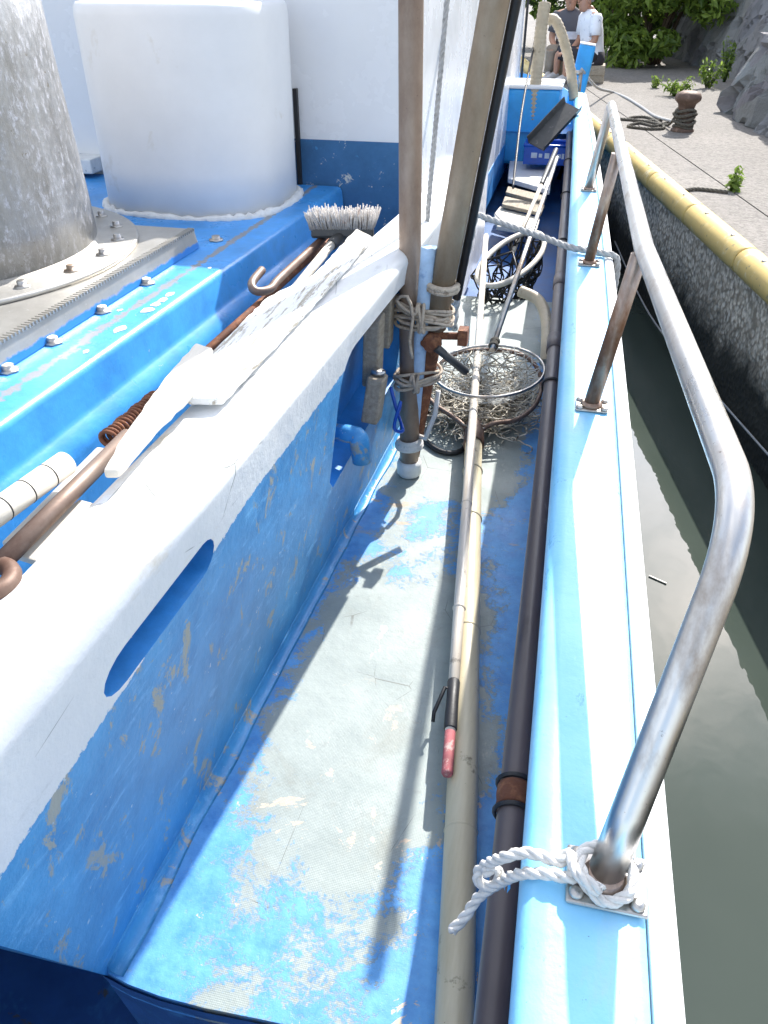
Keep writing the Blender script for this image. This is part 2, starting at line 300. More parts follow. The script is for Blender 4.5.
class MB:
    def __init__(s): s.v = []; s.f = []; s.sm = []; s.mi = []; s.cur = 0
    def add(s, vs, fs, sm=False):
        o = len(s.v); s.v += [V(p) for p in vs]; s.f += [tuple(i + o for i in f) for f in fs]; s.sm += [sm] * len(fs); s.mi += [s.cur] * len(fs); return s
    def box(s, c, d, rot=None):
        M3 = rot or Matrix.Identity(3); c = V(c); q = []
        for z in (-.5, .5):
            for x, y in ((-.5, -.5), (.5, -.5), (.5, .5), (-.5, .5)): q.append(c + M3 @ V((x * d[0], y * d[1], z * d[2])))
        return s.add(q, [(3, 2, 1, 0), (4, 5, 6, 7), (0, 1, 5, 4), (1, 2, 6, 5), (2, 3, 7, 6), (3, 0, 4, 7)])
    def bar(s, a, b, w, h, up=(0, 0, 1)):
        a, b = V(a), V(b); y = (b - a).normalized(); u = V(up); x = y.cross(u).normalized(); z = x.cross(y)
        return s.box((a + b) / 2, (w, (b - a).length, h), Matrix((x, y, z)).transposed())
    def tube(s, path, r, n=10, closed=False, cap=True):
        P = [V(p) for p in path]; m = len(P); fr = frames(P, closed); vs = []; fs = []
        for i in range(m):
            rr = r[i] if isinstance(r, (list, tuple)) else r; t, u, w_ = fr[i]
            for k in range(n): a = 2 * math.pi * k / n; vs.append(P[i] + (u * math.cos(a) + w_ * math.sin(a)) * rr)
        for i in range(m if closed else m - 1):
            j = (i + 1) % m
            for k in range(n): l = (k + 1) % n; fs.append((i * n + k, i * n + l, j * n + l, j * n + k))
        s.add(vs, fs, True)
        if cap and not closed:
            o = len(s.v) - len(vs); s.f += [tuple(o + k for k in reversed(range(n))), tuple(o + (m - 1) * n + k for k in range(n))]; s.sm += [False] * 2; s.mi += [s.cur] * 2
        return s
    def loft(s, rings, closed=True, cap=True, sm=True):
        n = len(rings[0]); vs = [p for r in rings for p in r]; fs = []
        for i in range(len(rings) - 1):
            for k in range(n if closed else n - 1):
                l = (k + 1) % n; fs.append((i * n + k, i * n + l, (i + 1) * n + l, (i + 1) * n + k))
        s.add(vs, fs, sm)
        if cap and closed:
            o = len(s.v) - len(vs); s.f += [tuple(o + k for k in reversed(range(n))), tuple(o + (len(rings) - 1) * n + k for k in range(n))]; s.sm += [False] * 2; s.mi += [s.cur] * 2
        return s
    def lathe(s, c, prof, n=32, axis=(0, 0, 1), cap=True):
        q = V((0, 0, 1)).rotation_difference(V(axis)); c = V(c)
        return s.loft([[c + q @ V((r * math.cos(2 * math.pi * k / n), r * math.sin(2 * math.pi * k / n), z)) for k in range(n)] for r, z in prof], True, cap)
    def rope(s, path, r, pitch=None, n=6):
        P = [V(p) for p in path]; L = [0]
        for a, b in zip(P, P[1:]): L.append(L[-1] + (b - a).length)
        step = r * .8; N = max(8, int(L[-1] / step)); Q = []; j = 0
        for i in range(N + 1):
            d = L[-1] * i / N
            while j < len(L) - 2 and L[j + 1] < d: j += 1
            t = (d - L[j]) / max(1e-9, L[j + 1] - L[j]); Q.append(P[j].lerp(P[j + 1], t))
        fr = frames(Q); pitch = pitch or r * 7
        for st in range(3):
            pts = []
            for i, (t, u, w_) in enumerate(fr):
                a = 2 * math.pi * (L[-1] * i / N / pitch + st / 3); pts.append(Q[i] + (u * math.cos(a) + w_ * math.sin(a)) * r * .5)
            s.tube(pts, r * .56, n)
        return s
    def build(s, name, mat, parent=None, bevel=0., seg=2, base=None, **tags):
        bm = bmesh.new(); vs = [bm.verts.new(p) for p in s.v]
        for f, sm, mi in zip(s.f, s.sm, s.mi):
            try: fc = bm.faces.new([vs[i] for i in f]); fc.smooth = sm; fc.material_index = mi
            except ValueError: pass
        if bevel:
            bmesh.ops.remove_doubles(bm, verts=bm.verts, dist=1e-5)
            bmesh.ops.recalc_face_normals(bm, faces=bm.faces)
            es = [e for e in bm.edges if len(e.link_faces) == 2 and e.calc_face_angle() > .5]
            bmesh.ops.bevel(bm, geom=es, offset=bevel, segments=seg, affect='EDGES', profile=.5, clamp_overlap=True)
        bmesh.ops.recalc_face_normals(bm, faces=bm.faces)
        me = bpy.data.meshes.new(name)
        if parent is not None:
            q = parent; off = V((0, 0, 0))
            while q is not None: off += q.location; q = q.parent
            org = off
        else:
            if base is None:
                lo = V((min(p[i] for p in s.v) for i in range(3))); hi = V((max(p[i] for p in s.v) for i in range(3))); base = V(((lo.x + hi.x) / 2, (lo.y + hi.y) / 2, lo.z))
            org = V(base)
        for v in bm.verts: v.co -= org
        bm.to_mesh(me); bm.free()
        for m in (mat if isinstance(mat, (list, tuple)) else [mat]): me.materials.append(m)
        o = bpy.data.objects.new(name, me); C.objects.link(o)
        if parent is not None: o.parent = parent
        else: o.location = org
        for k, v in tags.items(): o[k] = v
        return o
def tag(o, label=None, cat=None, group=None, kind=None):
    if label: o['label'] = label
    if cat: o['category'] = cat
    if group: o['group'] = group
    if kind: o['kind'] = kind
    return o
def thing(name, loc, label, cat, group=None):
    o = bpy.data.objects.new(name, None); o.empty_display_size = .1; C.objects.link(o); o.location = loc; return tag(o, label, cat, group)
def jit(p, a): return V(p) + V((random.uniform(-a, a), random.uniform(-a, a), random.uniform(-a, a)))

# ================================================================== setting
WZ = -.5
mb = MB(); mb.add([(-400, -300, WZ), (400, -300, WZ), (400, 700, WZ), (-400, 700, WZ)], [(0, 1, 2, 3)]); tag(mb.build('water', K['water']), kind='structure')
QZ = .3; E0 = V((.925, 4.01, 0)); EQ = V((-.189, .982, 0)).normalized(); NQ = V((EQ.y, -EQ.x, 0))
def Q(s, t, z=QZ): p = E0 + EQ * s + NQ * t; return V((p.x, p.y, z))
def grid_sheet(fn, nu, nv, sm=True):
    m = MB(); vs = [fn(i / nu, j / nv) for j in range(nv + 1) for i in range(nu + 1)]; k = nu + 1
    return m.add(vs, [(j * k + i, j * k + i + 1, (j + 1) * k + i + 1, (j + 1) * k + i) for j in range(nv) for i in range(nu)], sm)
# two pours of concrete with a recessed joint between them
TJ = .42
m = MB()
for (t0, t1) in ((.03, TJ - .006), (TJ + .006, 60)):
    m.add([Q(-12, t0), Q(-12, t1), Q(140, t1), Q(140, t0)], [(0, 1, 2, 3)])
m.add([Q(-12, TJ - .006), Q(-12, TJ - .006, QZ - .03), Q(140, TJ - .006, QZ - .03), Q(140, TJ - .006)], [(0, 1, 2, 3)])
m.add([Q(-12, TJ + .006), Q(-12, TJ + .006, QZ - .03), Q(140, TJ + .006, QZ - .03), Q(140, TJ + .006)], [(3, 2, 1, 0)])
m.add([Q(-12, TJ - .006, QZ - .03), Q(-12, TJ + .006, QZ - .03), Q(140, TJ + .006, QZ - .03), Q(140, TJ - .006, QZ - .03)], [(0, 1, 2, 3)])
tag(m.build('pavement', K['conc']), kind='structure')
def qw(u, v):
    s_ = -8 + 60 * u ** 1.6; z = QZ - .045 - v * 1.6; p = Q(s_, .03, z); d = mnoise.noise(V((s_ * 3, z * 5, 1))) * .03 + mnoise.noise(V((s_ * 11, z * 13, 4))) * .014
    return p - NQ * (d + .1 * v * v)
tag(grid_sheet(qw, 420, 26).build('quay_wall', K['qwall'], base=Q(4, .03, -1.3)), 'rough pebbly concrete quay wall darkening to a wet weedy foot above the water', 'wall')
# yellow fender along the quay edge: lengths butted end to end
s0 = -4.2; YT = .045
ncut = 0
while s0 < 12:
    ln = .92
    m = MB()
    a, b = Q(s0 + .004, YT, QZ - .035), Q(s0 + ln - .004, YT, QZ - .035); n = 14
    pth = [a + (b - a) * q for q in (0, .012, .03, .5, .97, .988, 1)]; m.tube(pth, [.068, .073, .075, .075, .075, .073, .068], 22)
    lab = None
    o = m.build('edge_fender', K['yellow'])
    for q in (.25, .75):
        bm_ = MB(); bm_.lathe(Q(s0 + ln * q, YT - .012, QZ + .034), [(.014, -.004), (.014, .007), (.008, .010)], 10); bm_.build('bolt', K['bolt'], o)
    tag(o, 'faded yellow rubber fender length in the row along the quay edge', 'fender', 'yellow fender lengths along the quay edge')
    s0 += ln; ncut += 1

# ---- stone retaining walls
def stone_wall(name, A, B, h, lean, label, seed, cs=.55, thick=.5):
    A, B = V(A), V(B); d = (B - A); Ln = d.length; e = d.normalized(); nrm = V((e.y, -e.x, 0))          # nrm faces the quay
    rnd = random.Random(seed); nu, nv = int(Ln / .055), int(h / .055)
    seeds = {}
    def cell(i, j):
        if (i, j) not in seeds: seeds[(i, j)] = ((i + .5 + (j % 2) * .5 + rnd.uniform(-.3, .3)) * cs, (j + .5 + rnd.uniform(-.3, .3)) * cs * .8, rnd.uniform(-.05, .05), rnd.uniform(-.22, .22), rnd.uniform(-.22, .22))
        return seeds[(i, j)]
    def hgt(x, z):
        ds = []
        for i in range(int(x / cs) - 2, int(x / cs) + 3):
            for j in range(int(z / cs / .8) - 2, int(z / cs / .8) + 3):
                q = cell(i, j); ds.append((math.hypot(x - q[0], z - q[1]), q))
        ds.sort(key=lambda k: k[0]); e_ = ds[1][0] - ds[0][0]; q = ds[0][1]
        return q[2] + (x - q[0]) * q[3] + (z - q[1]) * q[4] - .12 * max(0, 1 - e_ / .045) + mnoise.noise(V((x * 7, z * 7, seed))) * .018
    def fn(u, v):
        x, z = u * Ln, v * h; p = A + e * x; off = hgt(x, z) - lean * z
        return V((p.x, p.y, QZ - .05 + z)) + nrm * off
    m = grid_sheet(fn, nu, nv, False)
    top0 = len(m.v) - nu - 1
    back = [V((p.x, p.y, p.z)) - nrm * thick for p in m.v[top0:]]
    o_ = len(m.v); m.v += back
    for i in range(nu): m.f.append((top0 + i, top0 + i + 1, o_ + i + 1, o_ + i)); m.sm.append(False); m.mi.append(0)
    for side in (0, nu):       # end faces
        col = [j * (nu + 1) + side for j in range(nv + 1)]; o2 = len(m.v)
        m.v += [V((A if side == 0 else B)) * 1 - nrm * (thick + lean * h) + V((0, 0, QZ - .05 - (A if side == 0 else B).z)), m.v[o_ + (0 if side == 0 else nu)]]
        m.f.append(tuple(col) + (o2 + 1, o2)); m.sm.append(False); m.mi.append(0)
    return tag(m.build(name, K['stone'], base=(A + B) / 2 + V((0, 0, QZ))), label, 'wall')
stone_wall('stone_wall', (.95, 17.5, QZ), (2.55, 8.6, QZ), 3.6, .32, 'tall dark grey stone retaining wall leaning back beside the leafy bushes', 3, .42)
stone_wall('stone_wall', (1.29, 9.6, QZ), (2.2, 4.2, QZ), .75, .38, 'low pale grey stone wall end sloping onto the quay behind the rusty bollard', 5, .42, .8)
# ================================================================== the boat
boat = thing('fishing_boat', (-1.4, 3, WZ), 'blue and white fishing boat with a worn side deck and steel rail at the quay', 'boat')
def part(mb, name, mat, parent=None, bevel=0., **k): return mb.build(name, mat, parent or boat, bevel, **k)
# deck: ends in a step down near the camera and in a well forward
DZ = 0.
deck_edge = [(-1.0, .78), (-.80, .69)] + [(q.x, q.y) for q in (atz(106, 972), atz(128, 984), atz(160, 996), atz(205, 1008), atz(255, 1018), atz(320, 1032))] + [(-.1, .455), (.12, .45)]
m = MB()
top = [V((x, y, DZ)) for x, y in deck_edge] + [V((.10, 4.35, DZ)), V((-1.0, 4.35, DZ))]
n = len(top); m.add(top + [p - V((0, 0, .05)) for p in top], [tuple(range(n)), tuple(reversed(range(n, 2 * n)))] + [(i, (i + 1) % n, n + (i + 1) % n, n + i) for i in range(n)])
part(m, 'deck', K['deck'])
m = MB()
e = [V((x, y, 0)) for x, y in deck_edge]
m.add([p + V((-.002, -.005, -.006)) for p in e] + [p + V((0, .05, -.42)) for p in e], [(i, i + 1, len(e) + i + 1, len(e) + i) for i in range(len(e) - 1)])
m.add([(-2.6, -2.5, -.40), (.03, -2.5, -.40), (.03, .9, -.40), (-2.6, .9, -.40)], [(0, 1, 2, 3)])
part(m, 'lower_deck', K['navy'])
m = MB()      # forward well
m.add([(-.75, 4.33, -.22), (.1, 4.33, -.22), (.0, 9, -.22), (-.75, 9, -.22)], [(0, 1, 2, 3)])
m.add([(-.75, 4.34, -.04), (.1, 4.34, -.04), (.1, 4.34, -.22), (-.75, 4.34, -.22)], [(0, 1, 2, 3)])
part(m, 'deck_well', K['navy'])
# bulwark and gunwale
GZ = .55
def gin(y): return .05 - .012 * y - .0011 * y * y
def gout(y): return .238 - .0105 * y - .0024 * y * y
ys = [-2.5, -1.5, -.8, -.2, .2] + [.5 + .3 * i for i in range(28)]
def gsec(y):
    a, b = gin(y), gout(y); sm = a + (b - a) * .80
    return a, sm, b
rings = []
for y in ys:
    a, sm, b = gsec(y)
    prof = [(a + .035, -.45), (a + .034, .0), (a + .032, .40), (a + .024, .455), (a, .470), (a - .001, .525), (a + .004, .541), (a + .014, .5505), (a + .035, .553), (sm - .012, .551), (sm - .003, .549), (sm - .0005, .540), (sm - .0005, .50), (sm - .02, .45), (a + .06, -.45)]
    rings.append([V((x, y, z)) for x, z in prof])
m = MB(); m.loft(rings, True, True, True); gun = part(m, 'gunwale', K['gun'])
for p in gun.data.polygons: p.use_smooth = True
rr = []
for y in ys:
    a, sm, b = gsec(y); prof = [(sm + .0025, .50), (sm + .0025, .546), (sm + .008, .549), (b - .010, .549), (b - .002, .545), (b, .536), (b, .47), (b - .008, .46), (sm + .004, .46)]
    rr.append([V((x, y, z)) for x, z in prof])
m = MB(); m.loft(rr, True, True, True); part(m, 'rubbing_strake', K['rub'], gun)
hr = []
for y in ys:
    a, sm, b = gsec(y); hr.append([V((sm - .004, y, .505)), V((sm + .006, y, .505)), V((sm + .006, y, .47)), V((b - .03, y, .455)), V((b - .10, y, .0)), V((b - .22, y, -.62)), V((b - .26, y, -.62)), V((sm - .004, y, .2))])
m = MB(); m.loft(hr, True, True, True); part(m, 'hull_side', K['blue'])
# bow: right side sweeps in to the stem, left side closes the hull
bow = []
for q in range(13):
    t = q / 12; y = 8.6 + 2.6 * math.sin(t * math.pi / 2); x = gout(8.6) - .02 - 1.5 * (1 - math.cos(t * math.pi / 2)) ; bow.append((x, y))
m = MB(); m.loft([[V((x, y, .40 + .12 * i / 12)), V((x - .05, y - .02, .42 + .12 * i / 12)), V((x - .12, y - .06, -.6)), V((x - .07, y - .04, -.6))] for i, (x, y) in enumerate(bow)], True, True, True)
lft = [(-2.95, y) for y in (-2.5, 0, 3, 6)] + [(-2.9, 8), (-2.6, 9.6), (-2.0, 10.7), (-1.43, 11.2)]
m.loft([[V((x, y, .56)), V((x + .06, y, .56)), V((x + .1, y, -.6)), V((x + .04, y, -.6))] for x, y in lft], True, True, True)
part(m, 'bow_planking', K['blue'])
m = MB(); m.add([V((x - .04, y - .02, .30)) for x, y in bow] + [V((-2.5, 9.4, .30)), V((-2.85, 8, .30)), V((-.12, 7.9, .30))], [tuple(range(len(bow) + 3))]); part(m, 'foredeck', K['lightblue'])

# coaming (wall of the raised trunk) with a hand slot and a deeper recess
def cx(y, z): return -.648 + .0409 * (y - .605) + .136 * z
TZ = .80
def m_sec(y, y0=0):
    def p(x, z, dy=0): return V((x, y + dy, z))
    wt = .150 + .03 * math.sin(max(0, min(1, (y - .3) / 2.6)) * math.pi)
    xt = cx(y, TZ)
    top = [p(xt - .004 - .034 * (1 - math.cos(R(a))) + .001, TZ - .034 + .034 * math.sin(R(a))) for a in (0, 18, 36, 54, 72, 90)]
    return [p(cx(y, -.03), -.03), p(cx(y, .0), .0)] + [p(cx(y, z), z) for z in (.12, .25, .4, .55, .68, .74)] + top + [p(xt - .09, TZ + .001), p(xt - wt + .02, TZ - .001), p(xt - wt + .005, TZ - .006), p(xt - wt, TZ - .02), p(xt - wt - .004, .38), p(cx(y, 0) - .25, -.03)]
ysc = [.20, .40, .61, .8, 1, 1.3, 1.6, 1.9, 2.2, 2.45, 2.8, 3.1, 3.36]
rings = [m_sec(y) for y in ysc]
for v in rings[0]: y_ = v.y; v.y = .605 - .39 * v.z - .01; v.x += .0409 * (v.y - y_)
for v in rings[1]: y_ = v.y; v.y = max(v.y, .605 - .39 * v.z + .05); v.x += .0409 * (v.y - y_)
for v in rings[2]: y_ = v.y; v.y = max(v.y, .605 - .39 * v.z + .12); v.x += .0409 * (v.y - y_)
m = MB(); m.loft(rings, True, True, True); coam = part(m, 'trunk_coaming', [K['coam'], K['blue']])
for f in coam.data.polygons: f.use_smooth = False
def cutter(sz_pts, x0, x1, name):
    """a closed outline in (y, z) on the leaning wall, extruded through x"""
    m = MB(); a = [V((cx(y, z) + x1, y, z)) for y, z in sz_pts]; b = [V((cx(y, z) + x0, y, z + .028)) for y, z in sz_pts]; n = len(a)
    m.add(a + b, [tuple(range(n)), tuple(reversed(range(n, 2 * n)))] + [(i, (i + 1) % n, n + (i + 1) % n, n + i) for i in range(n)])
    return m.build(name, [K['coam'], K['blue']], boat)
def arc(cy_, cz, r, a0, a1, n=8, ry=None): return [(cy_ + (ry or r) * math.cos(R(a0 + (a1 - a0) * i / n)), cz + r * math.sin(R(a0 + (a1 - a0) * i / n))) for i in range(n + 1)]
slot = arc(.735, .655, .036, 90, 270, 8, .06) + arc(.985, .655, .036, -90, 90, 8, .045)
reces = arc(1.86, .60, .10, 180, 90, 6) + [(2.30, .695), (2.46, .685), (2.46, .34), (1.80, .30), (1.76, .34)]
for outl, dep in ((slot, -.075), (reces, -.09)):
    c_ = cutter(outl, dep, .05, 'cut')
    for f in c_.data.polygons: f.material_index = 1
    md = coam.modifiers.new('b', 'BOOLEAN'); md.object = c_; md.solver = 'EXACT'; md.operation = 'DIFFERENCE'; 
    try: md.material_mode = 'INDEX'
    except Exception: pass
    bpy.context.view_layer.update(); dg = bpy.context.evaluated_depsgraph_get()
    me = bpy.data.meshes.new_from_object(coam.evaluated_get(dg)); coam.modifiers.clear(); coam.data = me; bpy.data.objects.remove(c_)
bm = bmesh.new(); bm.from_mesh(coam.data)
bmesh.ops.remove_doubles(bm, verts=bm.verts, dist=1e-5)
es = [e for e in bm.edges if len(e.link_faces) == 2 and e.calc_face_angle(0) > .6]
bmesh.ops.bevel(bm, geom=es, offset=.007, segments=2, affect='EDGES', clamp_overlap=True)
for f in bm.faces: f.smooth = True
for e in bm.edges: e.smooth = not (len(e.link_faces) == 2 and e.calc_face_angle(0) > .7)
bm.to_mesh(coam.data); bm.free()
wn = coam.modifiers.new('wn', 'WEIGHTED_NORMAL'); wn.keep_sharp = True; wn.weight = 80
# cove of old paint along the foot of the wall
m = MB(); 
for sgn in (0,):
    rg = []
    for y in [.60 + .05 * i for i in range(44)]:
        rr_ = .030 + .010 * mnoise.noise(V((y * 5, 0, 3))); bx = cx(y, 0)
        rg.append([V((bx + rr_ - rr_ * math.cos(R(a)) + .136 * rr_ * (1 - math.sin(R(a))), y, rr_ - rr_ * math.sin(R(a)) + .0008)) for a in (0, 15, 30, 45, 60, 75, 90)] + [V((bx - .01, y, -.01))])
    m.loft(rg, True, True, True)
part(m, 'deck_fillet', K['coam'])
# trench between coaming and engine casing
m = MB(); m.add([(-1.3, -1, .46), (-.68, -1, .46), (-.60, 3.42, .46), (-1.2, 3.42, .46)], [(0, 1, 2, 3)]); part(m, 'gutter', K['dirt'])
# engine casing
def ce(y): return -1.115 + .0456 * y
rings = []
for y in (-1.2, 0, 1, 2, 3, 3.405):
    x = ce(y) + (.0 if y < 3.2 else .0); rings.append([V((-2.9, y, .45)), V((-2.9, y, .75)), V((x - .02, y, .75)), V((x - .006, y, .745)), V((x, y, .732)), V((x + .006, y, .66)), V((x + .014, y, .648)), V((x + .040, y, .628)), V((x + .046, y, .60)), V((x + .05, y, .45))])
m = MB(); m.loft(rings, True, True, False); casing = part(m, 'engine_casing', K['casing'])
for f in casing.data.polygons: f.use_smooth = True
md = casing.modifiers.new('es', 'EDGE_SPLIT'); md.split_angle = R(50)
def bolt(mb, c, r=.016, h=.016, z=(0, 0, 1)): mb.lathe(c, [(r * 1.7, 0), (r * 1.7, .004), (r, .004), (r, .004 + h), (r * .8, .006 + h)], 6, z)
for (px, py) in ((95, 311), (140, 283), (210, 240), (45, 342), (0, 370)):
    m = MB(); bolt(m, atz(px, py, .7505) + V((.022, 0, 0)), .015, .010); part(m, 'bolt', K['bolt'], casing)
# white paint drips on the casing
for (px, py, r) in ((168, 300, .018), (171, 312, .022), (176, 306, .016), (183, 295, .015), (132, 330, .02), (64, 322, .012), (120, 310, .008), (214, 268, .008), (98, 352, .01)):
    c = atz(px, py, .7512); c.x = min(c.x, ce(c.y) - .045); k = 9; m = MB(); m.add([c + V((r * random.uniform(.5, 1.1) * math.cos(6.283 * i / k), 1.5 * r * random.uniform(.5, 1.1) * math.sin(6.283 * i / k), 0)) for i in range(k)], [tuple(range(k))]); part(m, 'paint_drip', K['white'], casing)
# hatch plate with ribbed edge
pe = lambda y: -1.262 + .031 * y
m = MB(); rings = []
for y in (-1.2, 0, 1.2, 2.0, 2.44): x = pe(y); rings.append([V((-2.8, y, .752)), V((-2.8, y, .81)), V((x - .006, y, .81)), V((x, y, .806)), V((x + .012, y, .752))])
m.loft(rings, True, True, False); plate = part(m, 'hatch_plate', K['plate'])
m = MB(); y = .2
while y < 2.43: m.box((pe(y) - .004, y, .811), (.022, .006, .009)); y += .0135
part(m, 'ribbed_edge', K['plate'], plate)
# exhaust funnel
FC = V((-1.85, 2.03, 0))
FR = .487
m = MB(); m.lathe((FC.x, FC.y, .82), [(FR, 0), (FR * .99, .12), (FR * .95, .5), (FR * .91, 1.0), (FR * .905, 1.0)], 64); fun = part(m, 'funnel', K['funnel'])
m = MB(); m.lathe((FC.x, FC.y, .811), [(FR + .12, 0), (FR + .12, .010), (FR + .112, .0125), (FR + .012, .0125), (FR + .004, .02), (FR - .02, .024)], 64); part(m, 'flange', K['plate'], fun)
for k in range(22):
    a = 2 * math.pi * k / 22 + .09; m = MB(); bolt(m, (FC.x + (FR + .062) * math.cos(a), FC.y + (FR + .062) * math.sin(a), .8225), .0125, .012); part(m, 'bolt', K['bolt'], fun)
# white ventilator drum
def sup(cx_, cy_, rx, ry, n, z, k=64): 
    o = []
    for i in range(k):
        a = 2 * math.pi * i / k; c, s_ = math.cos(a), math.sin(a); o.append(V((cx_ + rx * math.copysign(abs(c) ** (2 / n), c), cy_ + ry * math.copysign(abs(s_) ** (2 / n), s_), z)))
    return o
DC = (-1.43, 3.085)
m = MB(); m.loft([sup(*DC, .345 * k, .315 * k, 2.9, z) for k, z in ((1.0, .745), (1.0, .9), (1.01, 1.375), (1.0, 1.40), (.975, 1.412), (.9, 1.415))], True, True, True); drum = part(m, 'ventilator_drum', K['white'])
m = MB(); rings = []
pth = sup(*DC, .352, .322, 2.9, .751, 120)
m.tube([p + V((0, 0, random.uniform(-.004, .006))) for p in pth], [random.uniform(.010, .022) for _ in pth], 7, True); part(m, 'sealant_bead', K['caulk'], drum)
# deckhouse
HX, HY, HT = -.672, 3.42, 1.72
m = MB(); rr = .05
def house_out(z, o=0.):
    pts = [(-2.75, HY - o), (HX - rr + o * .3, HY - o)] + [(HX - rr + o + rr * math.sin(R(a)), HY + rr - o - rr * math.cos(R(a))) for a in (15, 30, 45, 60, 75)] + [(HX + o, HY + rr), (HX - .02 + o, 9.0), (-2.75, 9.0)]
    return [V((x + (.0), y, z)) for x, y in pts]
m.loft([house_out(-.05), house_out(.3), house_out(1.0), house_out(HT)], True, True, False); house = part(m, 'deckhouse', K['house'])
m = MB(); m.loft([house_out(HT, .06), house_out(HT + .05, .06)], True, True, False); part(m, 'roof', K['house'], house, .01)
m = MB(); m.loft([[V((-1.25, HY - .004, z)), V((HX - rr, HY - .004, z)), V((HX - .004, HY + .02, z)), V((HX - .06, HY + .06, z)), V((-1.25, HY + .05, z))] for z in (.46, .925)], True, True, False); part(m, 'painted_band', K['band'], house)
m = MB(); m.loft([[V((HX + .004, HY + .06, z)), V((HX - .016, 8.98, z)), V((HX - .05, 8.98, z)), V((HX - .05, HY + .06, z))] for z in (-.06, .20)], True, True, False); part(m, 'side_band', K['blue'], house)
m = MB(); m.tube([(HX + .006, 8.95, .2), (HX + .006, 8.95, HT)], .012, 8); part(m, 'corner_seal', K['black'], house)
m = MB(); m.box((HX - 1.62, HY - .06, .80), (.5, .12, .06)); part(m, 'ledge', K['caulk'], house, .006)
m = MB(); m.box((-1.142, HY - .012, .93), (.016, .02, .36)); part(m, 'rubber_shade_strip', K['black'], house)  # black strip standing in for the shadow gap beside the drum
# rounded white locker on the deckhouse side
lk = [V((HX + .0, 0, 0))]
def locker_ring(x, k):
    o = []
    for a in range(0, 181, 15): o.append((4.75 + .62 * k * math.cos(R(a)), .40 + .22 * k * math.sin(R(a))))
    o += [(4.75 - .62 * k, -.03), (4.75 + .62 * k, -.03)]
    return [V((x, y, z)) for y, z in o]
m = MB(); m.loft([locker_ring(HX - .01, 1), locker_ring(HX + .085, 1), locker_ring(HX + .11, .985), locker_ring(HX + .12, .94)], True, True, True); part(m, 'side_locker', K['house'])
# ---- steel rail on the gunwale
foots = [V((.140, .618, GZ)), V((.105, 1.961, GZ)), V((.079, 3.214, GZ)), V((.057, 4.50, GZ))]
Kc = V((.246, .868, .965))
rp = [foots[0] + V((0, 0, .003)), Kc, V((.186, 1.45, .966)), V((.169, 1.961, .966)), V((.133, 3.214, .967)), V((.112, 4.49, .955)), foots[3] + V((0, 0, .003))]
pth = fillet([rp[0], Kc, rp[3], rp[5], rp[6]], [.19, .5, .05], 14); pth = [pth[0]] + [pth[0].lerp(pth[1], q) for q in (.25, .5, .75)] + pth[1:]
RAD = .0225
m = MB(); m.tube(pth, RAD, 24); rail = part(m, 'handrail', K['steel'])
for i in (1, 2):
    m = MB(); m.tube([foots[i] + V((0, 0, .003)), rp[3 if i == 1 else 4] - V((.008, 0, .014))], RAD * .88, 20); part(m, 'leg', K['legsteel'], rail)
for i, ft in enumerate(foots):
    d = .047 if i == 0 else .040
    m = MB(); m.box(ft + V((.004, 0, .0065)), (d * 2.1, d * 1.7, .006)); part(m, 'base_plate', K['bolt'], rail, .004 if i else .005)
    m = MB(); m.lathe(ft + V((.002, 0, .0095)), [(RAD + .007, 0), (RAD + .004, .006), (RAD - .001, .012)], 24); part(m, 'weld_collar', K['legsteel'], rail)
    for sx in (-1, 1):
        for sy in (-1, 1):
            m = MB(); m.lathe(ft + V((.004 + sx * d * .78, sy * d * .58, .0095)), [(.0095, 0), (.0095, .003), (.0075, .006), (.003, .008)], 12); part(m, 'bolt', K['bolt'], rail)
# ---- fittings in the recess
m = MB()
for (a, b, w_, h) in ((V((-.532, 2.20, .66)), V((-.545, 2.22, .44)), .075, .05), (V((-.530, 2.36, .70)), V((-.543, 2.38, .50)), .06, .045)):
    m.bar(a, b, w_, h, (1, 0, 0))
cleat = part(m, 'wooden_cleat', K['wood'], bevel=.006)
m = MB(); m.bar((-.525, 2.12, .36), (-.508, 2.14, .50), .075, .05, (1, 0, 0)); part(m, 'wooden_block', K['wood'], bevel=.006)
m = MB(); m.lathe((-.508, 2.145, .502), [(.022, 0), (.022, .012), (.012, .016)], 12, (.1, .1, 1)); part(m, 'block_cap', K['bolt'])
c = V((-.53, 1.94, .36)); m = MB(); m.tube(fillet([c + V((-.06, .0, .045)), c + V((.012, 0, .045)), c + V((.022, 0, -.04))], .03, 8), [.026] * 4 + [.029] * 7, 16); part(m, 'drain_elbow', K['coam'])
m = MB(); m.tube(smooth_path([(-.50, 2.28, .40), (-.47, 2.25, .33), (-.455, 2.22, .38), (-.47, 2.2, .30), (-.45, 2.24, .27), (-.48, 2.3, .3)], 6), .006, 6); part(m, 'cord_tangle', K['crate'])
# ---- bow fittings
bp = aty(577, 102, 9.1); m = MB(); m.box((bp.x, 9.1, .60), (.155, .14, .62), Matrix.Rotation(R(7), 3, 'Y')); bitt = part(m, 'bow_bitt', K['lightblue'], bevel=.018)
m = MB(); m.box((bp.x + .037, 9.1, .913), (.150, .136, .014), Matrix.Rotation(R(7), 3, 'Y')); part(m, 'bitt_lit_top', K['white'], bitt, .006)  # white cap paints the sunlit top of the blue bitt
m = MB(); x = aty(553, 100, 8.0).x
m.box((x - .20, 8.2, .33), (.52, .5, .62)); lock = part(m, 'bow_locker', K['lightblue'], bevel=.03)
m = MB(); m.box((x - .20, 8.2, .655), (.55, .53, .035)); part(m, 'locker_lit_top', K['white'], lock, .012)  # white slab stands in for sunlight on the blue locker's top
m = MB()
for dx in (-.03, .03): m.tube([V((gout(8.8) - .09 + dx, 8.85, .53)), V((gout(8.8) - .09 + dx, 8.85, .70))], .018, 10)
